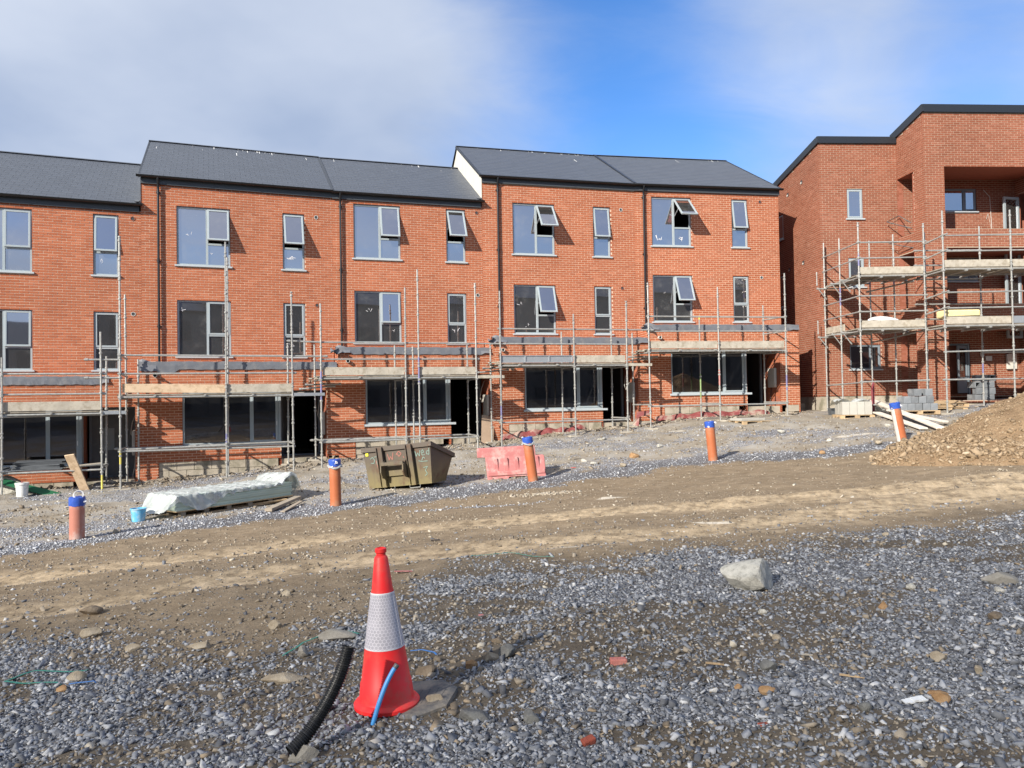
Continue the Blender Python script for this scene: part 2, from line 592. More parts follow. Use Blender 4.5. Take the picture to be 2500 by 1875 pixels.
M['pvc_grey'] = simple('pvc_stub', (.55, .55, .52), .4, var=.1)
M['pink_plastic'] = simple('faded_pink_plastic', (.45, .165, .16), .6, var=.12, scale=3, dirt=(.58, .42, .38, .6), dscale=5)
M['red_plastic'] = simple('cone_red', (.86, .028, .030), .48, var=.05, scale=4, spec=.4, dirt=(.50, .12, .08, .55), dscale=7)
M['rubber'] = simple('recycled_base', (.085, .09, .095), .8, var=.25, scale=12, bump=.6, bscale=40, dirt=(.24, .21, .17, .85), dscale=6)
M['black_duct'] = simple('black_duct', (.010, .011, .013), .45, var=.3, scale=12, spec=.45, dirt=(.09, .08, .07, .4), dscale=14)
M['blue_pipe'] = simple('blue_water_pipe', (.06, .30, .68), .4, var=.12, scale=9, spec=.5, dirt=(.16, .28, .45, .5), dscale=9)
M['duct_tape'] = simple('grey_tape', (.10, .11, .12), .4)
M['timber'] = simple('pallet_wood', (.47, .34, .20), .85, var=.25, scale=5, rnd=.2, bump=.3, bscale=30, dirt=(.25, .19, .12, .6), dscale=6)
M['old_timber'] = simple('grey_old_timber', (.27, .23, .18), .9, var=.3, scale=5, rnd=.2, bump=.4, bscale=30)
M['white_board'] = simple('pale_board', (.66, .60, .52), .8, var=.12, scale=3, dirt=(.42, .36, .28, .5), dscale=5)
M['osb'] = simple('osb', (.62, .46, .24), .85, var=.15, scale=14)
M['greenboard'] = simple('green_plasterboard', (.48, .57, .49), .8, var=.10, scale=2, rnd=.14)
M['card'] = simple('cardboard', (.42, .31, .22), .9, var=.15, scale=3)
M['yellow_wool'] = simple('yellow_insulation', (.74, .62, .33), .8, var=.15, scale=6, bump=.5, bscale=20)
M['sheet_grey'] = simple('grey_sheets', (.10, .11, .12), .6, var=.2, rnd=.2)
M['green_paint'] = simple('green_rubber', (.02, .12, .055), .5, var=.25)
M['meter'] = simple('meter_box', (.56, .55, .50), .45, var=.05, dirt=(.40, .36, .30, .35), dscale=4)
M['cable'] = simple('white_cable', (.62, .60, .55), .5)
M['cable_dark'] = simple('dark_cable', (.03, .03, .03), .5)
M['maroon'] = simple('maroon_steel', (.20, .04, .05), .5, var=.2)
M['red_sheet'] = simple('red_membrane', (.21, .05, .05), .6, var=.35, scale=3, bump=.5, bscale=14, dirt=(.34, .27, .22, .95), dscale=3)
M['strap_green'] = simple('green_strap', (.03, .22, .17), .5)
M['strap_blue'] = simple('blue_strap', (.06, .20, .50), .5)
M['droppings'] = simple('bird_droppings', (.75, .75, .73), .8)
M['yellow_label'] = simple('yellow_sticker', (.80, .78, .05), .5, var=.03)
M['chalk_pink'] = simple('pink_spray_paint', (.36, .15, .12), .8, var=.4, scale=20)
M['chalk_teal'] = simple('teal_spray_paint', (.19, .27, .235), .8, var=.4, scale=20)
M['grey_render'] = simple('grey_render', (.12, .118, .115), .9, var=.15)
M['shade_brick'] = simple('plain_brickwork', (.30, .11, .07), .9, var=.15)


def skip_mat():
    m, t, o = new_mat('rusty_olive_steel')
    v = t.node('ShaderNodeTexCoord').outputs['Object']
    sepn = t.node('ShaderNodeSeparateXYZ', {0: v})
    n = t.noise(v, 3.2, 7, .65)
    streak = t.noise(t.mapping(v, (9, 9, .9)), 1.6, 5, .65)
    h = t.math('ADD', t.math('MULTIPLY', sepn.outputs[2], .62), t.math('ADD', t.math('MULTIPLY', n, .35), t.math('MULTIPLY', streak, .35)))
    c = t.ramp(h, [(.30, (.20, .165, .070)), (.52, (.15, .120, .065)), (.72, (.105, .085, .064)), (1, (.10, .082, .068))])
    c = t.mix(t.math('MULTIPLY', t.step(n, .50, .68), .8), c, (.11, .058, .030))
    c = t.mix(t.step(streak, .66, .8), c, (.26, .23, .12))
    b = t.node('ShaderNodeBsdfPrincipled', {'Base Color': c, 'Roughness': .7, 'Metallic': .1})
    bn = t.node('ShaderNodeBump', {'Strength': .3, 'Distance': .01, 'Height': n})
    t.put(b, 'Normal', bn.outputs[0])
    t.l.new(b.outputs[0], o.inputs[0])
    return m


M['skip'] = skip_mat()


def glass_mat(name, refl, tint, dust):
    m, t, o = new_mat(name)
    pos = t.node('ShaderNodeNewGeometry').outputs['Position']
    tr = t.node('ShaderNodeBsdfTransparent', {'Color': tint})
    bn = t.node('ShaderNodeBump', {'Strength': .05, 'Distance': .01, 'Height': t.noise(pos, 1.4, 2, .4)})
    gl = t.node('ShaderNodeBsdfGlossy', {'Color': (.93, .90, .93, 1), 'Roughness': .02, 'Normal': bn.outputs[0]})
    lw = t.node('ShaderNodeLayerWeight', {'Blend': .35})
    f = t.math('MULTIPLY_ADD', lw.outputs['Fresnel'], .35, refl, clamp=True)
    mx = t.node('ShaderNodeMixShader', {0: f, 1: tr.outputs[0], 2: gl.outputs[0]})
    df = t.node('ShaderNodeBsdfDiffuse', {'Color': (.5, .5, .48, 1)})
    dn = t.math('MULTIPLY_ADD', t.step(t.noise(pos, 1.8, 7, .7), .5, .85), dust, dust * .35)
    mx2 = t.node('ShaderNodeMixShader', {0: dn, 1: mx.outputs[0], 2: df.outputs[0]})
    t.l.new(mx2.outputs[0], o.inputs[0])
    return m


M['glass'] = glass_mat('coated_window_glass', .50, (.42, .44, .46, 1), .16)
M['glass_low'] = glass_mat('ground_floor_glass', .18, (.45, .47, .50, 1), .035)
M['glass_sash'] = glass_mat('sash_glass', .50, (.42, .44, .46, 1), .14)


def film_mat():
    m, t, o = new_mat('clear_polythene')
    v = t.node('ShaderNodeTexCoord').outputs['Object']
    n = t.noise(t.mapping(v, (1, 2.5, 1)), 3.0, 6, .6)
    b = t.node('ShaderNodeBsdfPrincipled', {'Base Color': (.50, .535, .53, 1), 'Roughness': .28, 'Specular IOR Level': .6})
    bn = t.node('ShaderNodeBump', {'Strength': .8, 'Distance': .03, 'Height': n})
    t.put(b, 'Normal', bn.outputs[0])
    tr = t.node('ShaderNodeBsdfTransparent', {'Color': (.93, .95, .94, 1)})
    a = t.math('MULTIPLY_ADD', t.step(n, .38, .66), .36, .58)
    mx = t.node('ShaderNodeMixShader', {0: a, 1: tr.outputs[0], 2: b.outputs[0]})
    t.l.new(mx.outputs[0], o.inputs[0])
    return m


M['film'] = film_mat()


def sleeve_mat():
    """white reflective sleeve with hexagonal cells (UV in metres round and up the cone)"""
    m, t, o = new_mat('reflective_sleeve')
    uv = t.node('ShaderNodeTexCoord').outputs['UV']
    p = t.vmath('SCALE', uv, scale=1 / .0165)
    r = (1.0, 1.7320508, 1.0)
    h = (.5, .8660254, .5)

    def cell(off):
        q = t.vmath('ADD', p, off)
        mm = t.vmath('MODULO', q, r)
        return t.vmath('SUBTRACT', mm, h)
    a = cell((50.0, 50 * 1.7320508, 0))
    b = cell((50.5, 50 * 1.7320508 + .8660254, 0))

    def hexd(q):
        ab = t.vmath('ABSOLUTE', q)
        s = t.node('ShaderNodeSeparateXYZ', {0: ab})
        return t.math('MAXIMUM', s.outputs[0], t.math('ADD', t.math('MULTIPLY', s.outputs[0], .5), t.math('MULTIPLY', s.outputs[1], .8660254)))
    d = t.math('MINIMUM', hexd(a), hexd(b))
    line = t.step(d, .40, .46)
    n = t.noise(uv, 14, 4, .6)
    base = t.ramp(n, [(.3, (.36, .35, .39)), (.7, (.48, .465, .51))])
    c = t.mix(line, base, (.66, .64, .68))
    bs = t.node('ShaderNodeBsdfPrincipled', {'Base Color': c, 'Roughness': .42, 'Specular IOR Level': .6})
    t.l.new(bs.outputs[0], o.inputs[0])
    return m


M['sleeve'] = sleeve_mat()


def ground_mat():
    m, t, o = new_mat('building_site_ground')
    pos = t.node('ShaderNodeNewGeometry').outputs['Position']
    at_ = lambda n: t.node('ShaderNodeAttribute', attribute_name=n).outputs['Fac']
    g, tan, tr, wh = at_('gravel'), at_('dry'), at_('trampled'), at_('dust')
    n_big = t.noise(pos, .9, 6, .6)
    n_mid = t.noise(pos, 5, 6, .65)
    n_fin = t.noise(pos, 45, 6, .7)
    brown = t.ramp(n_mid, [(.3, (.175, .132, .086)), (.55, (.235, .182, .122)), (.75, (.29, .23, .16))])
    tanc = t.ramp(n_mid, [(.3, (.34, .262, .165)), (.6, (.44, .345, .230)), (.8, (.50, .40, .28))])
    trc = t.ramp(n_big, [(.3, (.25, .21, .155)), (.5, (.295, .268, .225)), (.7, (.315, .31, .295))])
    grc = t.ramp(n_fin, [(.3, (.075, .078, .088)), (.6, (.125, .13, .145)), (.8, (.19, .195, .21))])
    streak = t.noise(t.mapping(pos, (.55, 3.0, 1), (0, 0, R(-12))), 1.5, 9, .70)
    brown = t.vmath('SCALE', brown, scale=t.math('MULTIPLY_ADD', t.math('SUBTRACT', streak, .5), .7, 1.0))
    tan = t.math('MULTIPLY', tan, t.math('MULTIPLY_ADD', t.step(streak, .34, .56), .55, .60), clamp=True)
    c = t.mix(t.math('MULTIPLY', t.step(n_mid, .3, .6), tan), brown, tanc)
    c = t.mix(t.math('MULTIPLY', tr, .9), c, trc)
    # small stones: pale flecks from a cell pattern
    vo = t.node('ShaderNodeTexVoronoi', {'Vector': pos, 'Scale': 26.0, 'Randomness': 1.0})
    vc = t.node('ShaderNodeSeparateColor', {0: vo.outputs['Color']})
    fl = t.math('MULTIPLY', t.step(vo.outputs['Distance'], .34, .22), t.step(vc.outputs[0], .86, .90))
    vo2 = t.node('ShaderNodeTexVoronoi', {'Vector': pos, 'Scale': 10.0, 'Randomness': 1.0})
    vc2 = t.node('ShaderNodeSeparateColor', {0: vo2.outputs['Color']})
    fl2 = t.math('MULTIPLY', t.step(vo2.outputs['Distance'], .27, .20), t.step(vc2.outputs[0], .93, .96))
    flc = t.ramp(vc.outputs[1], [(0, (.20, .17, .14)), (.6, (.30, .265, .215)), (1, (.44, .40, .34))])
    c = t.mix(t.math('MULTIPLY', t.math('MAXIMUM', fl, fl2), .85), c, flc)
    # gravel bed: cells of different greys
    vg = t.node('ShaderNodeTexVoronoi', {'Vector': pos, 'Scale': 34.0, 'Randomness': 1.0})
    vgc = t.node('ShaderNodeSeparateColor', {0: vg.outputs['Color']})
    stone = t.ramp(vgc.outputs[0], [(0, (.12, .127, .145)), (.5, (.22, .232, .262)), (.85, (.32, .335, .36)), (1, (.48, .48, .49))])
    stone = t.mix(t.step(vg.outputs['Distance'], .32, .5), stone, (.11, .105, .105))
    stone = t.mix(tr, stone, t.vmath('SCALE', stone, scale=1.55))
    gm = t.step(t.math('ADD', g, t.math('MULTIPLY', t.math('SUBTRACT', n_mid, .5), 1.3)), .36, .80)
    earth = t.ramp(n_mid, [(.3, (.068, .056, .043)), (.5, (.105, .088, .068)), (.75, (.15, .128, .10))])
    c = t.mix(t.math('MULTIPLY', at_('bed'), .85), c, earth)
    c = t.mix(gm, c, stone)
    c = t.mix(t.math('MULTIPLY', t.step(t.math('ADD', wh, t.math('MULTIPLY', t.math('SUBTRACT', n_mid, .5), .9)), .35, .7), .8), c, (.60, .55, .46))
    c = t.vmath('SCALE', c, scale=t.math('MULTIPLY_ADD', t.math('SUBTRACT', n_big, .5), .5, 1.0))
    c = t.vmath('SCALE', c, scale=t.math('MULTIPLY_ADD', t.math('SUBTRACT', n_fin, .5), 1.1, 1.0))
    b = t.node('ShaderNodeBsdfPrincipled', {'Base Color': c, 'Roughness': .95, 'Specular IOR Level': .15})
    h = t.math('ADD', t.math('MULTIPLY', n_mid, .5), t.math('MULTIPLY', n_fin, .22))
    h = t.math('ADD', h, t.math('MULTIPLY', t.math('MAXIMUM', fl, fl2), .35))
    h = t.math('ADD', h, t.math('MULTIPLY', t.math('MULTIPLY', gm, t.math('SUBTRACT', .6, vg.outputs['Distance'])), .6))
    wv = t.node('ShaderNodeTexWave', {'Vector': t.mapping(pos, (1, 1, 1), (0, 0, R(24))), 'Scale': 2.6, 'Distortion': 3.0, 'Detail': 2.0, 'Detail Scale': 2.0}, wave_type='BANDS', bands_direction='X')
    h = t.math('ADD', h, t.math('MULTIPLY', t.math('MULTIPLY', wv.outputs['Fac'], tan), .22))
    bn = t.node('ShaderNodeBump', {'Strength': 1.0, 'Distance': .04, 'Height': h})
    t.put(b, 'Normal', bn.outputs[0])
    t.l.new(b.outputs[0], o.inputs[0])
    return m


M['ground'] = ground_mat()


def stones_mat(name, stops):
    m, t, o = new_mat(name)
    a = t.node('ShaderNodeAttribute', attribute_name='tint').outputs['Fac']
    pos = t.node('ShaderNodeNewGeometry').outputs['Position']
    c = t.ramp(a, stops)
    c = t.vmath('SCALE', c, scale=t.math('MULTIPLY_ADD', t.math('SUBTRACT', t.noise(pos, 70, 3, .6), .5), .7, 1.0))
    b = t.node('ShaderNodeBsdfPrincipled', {'Base Color': c, 'Roughness': .75, 'Specular IOR Level': .3})
    t.l.new(b.outputs[0], o.inputs[0])
    return m


M['gravel'] = stones_mat('crushed_limestone', [(0, (.085, .088, .097)), (.35, (.165, .174, .192)), (.72, (.262, .274, .297)), (.92, (.39, .40, .42)), (.965, (.56, .56, .55)), (.972, (.24, .195, .14)), (1, (.32, .25, .17))])
M['gravel_pale'] = stones_mat('pale_crushed_limestone', [(0, (.17, .18, .20)), (.4, (.29, .305, .335)), (.8, (.40, .415, .445)), (1, (.55, .55, .55))])
M['pebbles'] = stones_mat('earthy_pebbles', [(0, (.15, .12, .088)), (.5, (.235, .195, .145)), (.90, (.33, .285, .225)), (1, (.50, .46, .38))])
M['heapstones'] = stones_mat('sandy_heap_stones', [(0, (.19, .135, .082)), (.5, (.265, .195, .122)), (.92, (.34, .255, .165)), (1, (.44, .36, .26))])


def rock_mat(name, c1, c2, c3, scale=7):
    m, t, o = new_mat(name)
    v = t.node('ShaderNodeTexCoord').outputs['Object']
    n = t.noise(v, scale, 8, .7)
    c = t.ramp(n, [(.32, c1), (.5, c2), (.68, c3)])
    b = t.node('ShaderNodeBsdfPrincipled', {'Base Color': c, 'Roughness': .92, 'Specular IOR Level': .2})
    bn = t.node('ShaderNodeBump', {'Strength': .9, 'Distance': .012, 'Height': t.noise(v, scale * 4, 7, .75)})
    t.put(b, 'Normal', bn.outputs[0])
    t.l.new(b.outputs[0], o.inputs[0])
    return m


M['rock_pale'] = rock_mat('pale_concrete_lump', (.20, .19, .165), (.47, .455, .40), (.56, .54, .48), 16)
M['rock_tan'] = rock_mat('tan_stone', (.20, .16, .11), (.32, .27, .20), (.42, .37, .29))
M['rock_orange'] = rock_mat('orange_brown_stone', (.20, .11, .05), (.33, .20, .10), (.42, .29, .17))
M['rock_grey'] = rock_mat('grey_stone', (.09, .09, .085), (.15, .15, .145), (.22, .22, .20))
M['rock_brown'] = rock_mat('muddy_stone', (.11, .085, .06), (.18, .14, .10), (.26, .215, .16))
M['brick_bit'] = rock_mat('broken_brick', (.20, .05, .03), (.33, .085, .055), (.42, .14, .10))
M['brick_pink'] = rock_mat('brick_end', (.42, .13, .11), (.50, .19, .16), (.58, .27, .23))
M['mud'] = rock_mat('mortar_mud', (.17, .155, .13), (.26, .245, .215), (.33, .31, .275), 5)

# ------------------------------------------------------------------ the ground: one sheet out to the horizon
def axis(a, b, fine, grow, far):
    c = list(np.arange(a, b + 1e-6, fine))
    s = fine
    x = b
    while x < far[1]:
        s *= grow
        x += s
        c.append(x)
    s = fine
    x = a
    while x > far[0]:
        s *= grow
        x -= s
        c.insert(0, x)
    return np.array(c)


gx = axis(-8, 10, .085, 1.035, (-600, 600))
ya = np.arange(2.2, 9.0, .055)
yb = np.arange(9.0, 27.0, .11)
gy = np.r_[np.array([-600, -400, -250, -160, -100, -60, -40, -25, -15, -9, -5, -2.5, -1, 0, .8, 1.6]), ya, yb, axis(27, 28, .3, 1.12, (27, 900))]
GX, GY = np.meshgrid(gx, gy)
GXf, GYf = GX.ravel(), GY.ravel()
GZf = gz(GXf, GYf)
far = np.hypot(GXf, GYf - 15)
GZf = np.where(far > 90, GZf * np.clip(1 - (far - 90) / 200, 0, 1), GZf)
nx, ny = len(gx), len(gy)
idx = np.arange(nx * ny).reshape(ny, nx)
q = np.stack([idx[:-1, :-1], idx[:-1, 1:], idx[1:, 1:], idx[1:, :-1]], -1).reshape(-1, 4)
me = bpy.data.meshes.new('ground')
me.vertices.add(nx * ny)
me.vertices.foreach_set('co', np.stack([GXf, GYf, GZf], 1).ravel())
me.loops.add(q.size)
me.loops.foreach_set('vertex_index', q.ravel().astype(np.int32))
me.polygons.add(len(q))
me.polygons.foreach_set('loop_start', np.arange(0, q.size, 4, dtype=np.int32))
me.polygons.foreach_set('use_smooth', np.ones(len(q), bool))
me.update()
me.validate()
mk = masks(GXf, GYf)
for nm, arr in zip(('gravel', 'dry', 'trampled', 'dust'), mk):
    a = me.attributes.new(nm, 'FLOAT', 'POINT')
    a.data.foreach_set('value', arr.astype(np.float32))
a = me.attributes.new('bed', 'FLOAT', 'POINT')
a.data.foreach_set('value', sstep(np.interp(GXf, EDGE[:, 0], EDGE[:, 1]) - GYf + fbm(GXf * 1.3, GYf * 1.3, 4, 5) * 1.6, -.7, .6).astype(np.float32))
me.materials.append(M['ground'])
ground = link('ground', me)
tag(ground, 'uneven building site ground of gravel and dirt', kind='structure')

# ------------------------------------------------------------------ loose stone cover (stuff)
_cube = np.array([(-1, -1, -1), (1, -1, -1), (1, 1, -1), (-1, 1, -1), (-1, -1, 1), (1, -1, 1), (1, 1, 1), (-1, 1, 1)], float)
_cf = np.array([(0, 3, 2, 1), (4, 5, 6, 7), (0, 1, 5, 4), (1, 2, 6, 5), (2, 3, 7, 6), (3, 0, 4, 7)])


def stones(name, x, y, size, mat, label, flat=.55, sink=.25, zf=None, tint=None, tilt=.5):
    n = len(x)
    v = np.repeat(_cube[None], n, 0) * .5
    v = v * RNG.uniform(.45, 1.05, (n, 8, 3))
    v[:, 4:, :2] *= RNG.uniform(.55, 1.0, (n, 1, 1))
    v[:, 4, 2] *= RNG.uniform(.1, 1.0, n)
    v[:, 6, 2] *= RNG.uniform(.1, 1.0, n)
    dims = np.stack([RNG.uniform(.9, 1.5, n), RNG.uniform(.6, 1.0, n), RNG.uniform(flat * .6, flat * 1.3, n)], 1)
    v = v * (dims * size[:, None])[:, None, :]
    th = RNG.uniform(0, 2 * np.pi, n)
    ax = RNG.normal(0, tilt, n)
    ay = RNG.normal(0, tilt, n)
    c, s_ = np.cos(ax), np.sin(ax)
    v = np.stack([v[..., 0], v[..., 1] * c[:, None] - v[..., 2] * s_[:, None], v[..., 1] * s_[:, None] + v[..., 2] * c[:, None]], -1)
    c, s_ = np.cos(ay), np.sin(ay)
    v = np.stack([v[..., 0] * c[:, None] + v[..., 2] * s_[:, None], v[..., 1], -v[..., 0] * s_[:, None] + v[..., 2] * c[:, None]], -1)
    c, s_ = np.cos(th), np.sin(th)
    v = np.stack([v[..., 0] * c[:, None] - v[..., 1] * s_[:, None], v[..., 0] * s_[:, None] + v[..., 1] * c[:, None], v[..., 2]], -1)
    z = (gz(x, y) if zf is None else zf(x, y)) + size * flat * (.5 - sink)
    v = v + np.stack([x, y, z], 1)[:, None, :]
    f = (_cf[None] + (np.arange(n) * 8)[:, None, None]).reshape(-1, 4)
    me = bpy.data.meshes.new(name)
    me.vertices.add(n * 8)
    me.vertices.foreach_set('co', v.ravel())
    me.loops.add(f.size)
    me.loops.foreach_set('vertex_index', f.ravel().astype(np.int32))
    me.polygons.add(len(f))
    me.polygons.foreach_set('loop_start', np.arange(0, f.size, 4, dtype=np.int32))
    me.update()
    if tint is None:
        tint = RNG.uniform(0, 1, n)
    a = me.attributes.new('tint', 'FLOAT', 'POINT')
    a.data.foreach_set('value', np.repeat(tint, 8).astype(np.float32))
    me.materials.append(mat)
    o = link(name, me)
    return tag(o, label, kind='stuff')


def scatter_near(n, y0, y1, keep):
    """spots spread so that the stones get sparser with distance, kept with a chance given by keep"""
    t = RNG.uniform(0, 1, n)
    p = .35
    y = (y0 ** p + t * (y1 ** p - y0 ** p)) ** (1 / p)
    x = RNG.uniform(-.76, .76, n) * y
    ok = RNG.uniform(0, 1, n) < keep(x, y)
    return x[ok], y[ok]


x, y = scatter_near(165000, 2.5, 10.5, lambda x, y: np.clip(masks(x, y)[0] * 1.0 + .035 + .16 * sstep(np.interp(x, EDGE[:, 0], EDGE[:, 1]) - y, -.6, .3), 0, 1))
sz = np.clip(RNG.lognormal(math.log(.0160), .48, len(x)), .006, .060) * (1 + .05 * np.maximum(y - 4, 0))
stones('gravel', x, y, sz, M['gravel'], 'blue-grey crushed limestone gravel across the foreground', flat=.42)
x, y = scatter_near(85000, 10.5, 25, lambda x, y: masks(x, y)[0] * .75 + .05 * masks(x, y)[2])
sz = np.clip(RNG.lognormal(math.log(.024), .4, len(x)), .012, .07)
stones('gravel', x, y, sz, M['gravel_pale'], 'pale grey gravel strip along the row of terracotta pipes')
x, y = scatter_near(62000, 2.6, 25, lambda x, y: (1 - masks(x, y)[0]) * (1 - .6 * masks(x, y)[1]) * (.4 + .6 * sstep(fbm(x * .8, y * .8, 3, 77), -.15, .15)))
sz = np.clip(RNG.lognormal(math.log(.0135), .55, len(x)), .006, .06) * (1 + .035 * np.maximum(y - 5, 0))
stones('pebbles', x, y, sz, M['pebbles'], 'small stones scattered over the brown dirt track', flat=.5)

# ------------------------------------------------------------------ bricks, houses
BL, BH, BJ = .2115, .0615, .0135
_full = {}


def brick_mesh(mat, key):
    if key not in _full:
        b = MB().box((0, 0, 0), (BL, .05, BH), skip=('back',))
        _full[key] = b.mesh('brick', mat)
    return _full[key]


class Wall:
    """brick faces of one building: mortar sheet, bricks and openings"""
    def __init__(s, building, bmat='brick', frame=None):
        s.b = building
        s.frame = frame or Matrix.Identity(4)
        s.bmat = bmat
        s.full = []
        s.cut = MB()
        s.mortar = MB()

    def panel(s, Mx, s0, s1, z0, z1, holes=(), top=None, reveal=.10, phase=0, bricks=True, rmat=1):
        """Mx places the panel frame (x along, y inwards, z up)"""
        xs = sorted(set([s0, s1] + [h[k] for h in holes for k in (0, 1) if s0 < h[k] < s1]))
        zs = sorted(set([z0, z1] + [h[k] for h in holes for k in (2, 3) if z0 < h[k] < z1]))
        for a, b in zip(xs[:-1], xs[1:]):
            for c, d in zip(zs[:-1], zs[1:]):
                mx, mz = (a + b) / 2, (c + d) / 2
                if any(h[0] < mx < h[1] and h[2] < mz < h[3] for h in holes):
                    continue
                if top is not None and d == zs[-1]:
                    vs = [(a, .006, c), (b, .006, c), (b, .006, top(b)), (a, .006, top(a))]
                else:
                    vs = [(a, .006, c), (b, .006, c), (b, .006, d), (a, .006, d)]
                s.mortar.add([Mx @ Vector(p) for p in vs], [(0, 1, 2, 3)], 0)
        for h in holes:
            a, b, c, d = h[:4]
            dp = h[4] if len(h) > 4 else reveal
            P = lambda x, y, z: Mx @ Vector((x, y, z))
            for q4 in (((a, .0, c), (a, dp, c), (a, dp, d), (a, .0, d)), ((b, .0, c), (b, .0, d), (b, dp, d), (b, dp, c)),
                       ((a, .0, d), (a, dp, d), (b, dp, d), (b, .0, d)), ((a, .0, c), (b, .0, c), (b, dp, c), (a, dp, c))):
                s.mortar.add([P(*k) for k in q4], [(0, 1, 2, 3)], rmat)
        if not bricks:
            return
        pitch = BL + BJ
        course = BH + BJ
        k = int(math.ceil(z0 / course - 1e-6))
        zmax = z1 if top is None else max(top(s0), top(s1))
        while k * course + BH < zmax + .01:
            zb = k * course + BJ / 2
            zt = zb + BH
            zc_ = (zb + zt) / 2
            segs = [(s0, s1)]
            for h in holes:
                if h[2] < zc_ < h[3]:
                    new = []
                    for a, b in segs:
                        if h[1] <= a or h[0] >= b:
                            new.append((a, b))
                        else:
                            if h[0] > a:
                                new.append((a, h[0]))
                            if h[1] < b:
                                new.append((h[1], b))
                    segs = new
            off = (phase + (.5 if k % 2 else 0)) * pitch
            for a, b in segs:
                j = math.floor((a - off) / pitch)
                while True:
                    x0 = off + j * pitch
                    x1 = x0 + BL
                    j += 1
                    if x0 >= b:
                        break
                    c0, c1 = max(x0, a), min(x1, b)
                    if c1 - c0 < .03:
                        continue
                    if top is not None and zt > min(top(c0), top(c1)) + .02:
                        continue
                    dy = random.uniform(-.0015, .0015)
                    if c1 - c0 > BL - .001:
                        s.full.append(Mx @ Matrix.Translation((x0, dy, zb)))
                    else:
                        s.cut.box((c0, dy, zb), (c1, .05, zt), 0, Mx, skip=('back',))
            k += 1

    def finish(s, mats):
        wall = s.mortar.build('wall', mats, s.b, fix=False)
        bw = s.frame
        s.full.sort(key=lambda m: ((bw @ m).translation - Vector((0, 0, CZ))).length)
        # the 300 nearest to eye level as single bricks
        me = brick_mesh(M[s.bmat], s.bmat)
        for m in s.full[:300]:
            o = bpy.data.objects.new('brick', me)
            COL.objects.link(o)
            o.parent = wall
            o.matrix_local = m
        v0 = [(0, 0, 0), (BL, 0, 0), (BL, .05, 0), (0, .05, 0), (0, 0, BH), (BL, 0, BH), (BL, .05, BH), (0, .05, BH)]
        fs = [(0, 3, 2, 1), (4, 5, 6, 7), (0, 1, 5, 4), (1, 2, 6, 5), (3, 0, 4, 7)]
        V = np.array(v0)
        rest = s.full[300:]
        if rest:
            Ms = np.array([np.array(m) for m in rest])
            P = np.einsum('nij,kj->nki', Ms[:, :3, :3], V) + Ms[:, None, :3, 3]
            o0 = len(s.cut.v)
            s.cut.v += [tuple(p) for p in P.reshape(-1, 3)]
            for i in range(len(rest)):
                s.cut.f += [tuple(j + o0 + 8 * i for j in f) for f in fs]
            s.cut.m += [0] * (5 * len(rest))
        bwk = s.cut.build('brickwork', M[s.bmat], s.b, fix=False)
        bwk['kind'] = 'stuff'
        return wall


def quad(mb, pts, mi=0):
    mb.add(pts, [tuple(range(len(pts)))], mi)


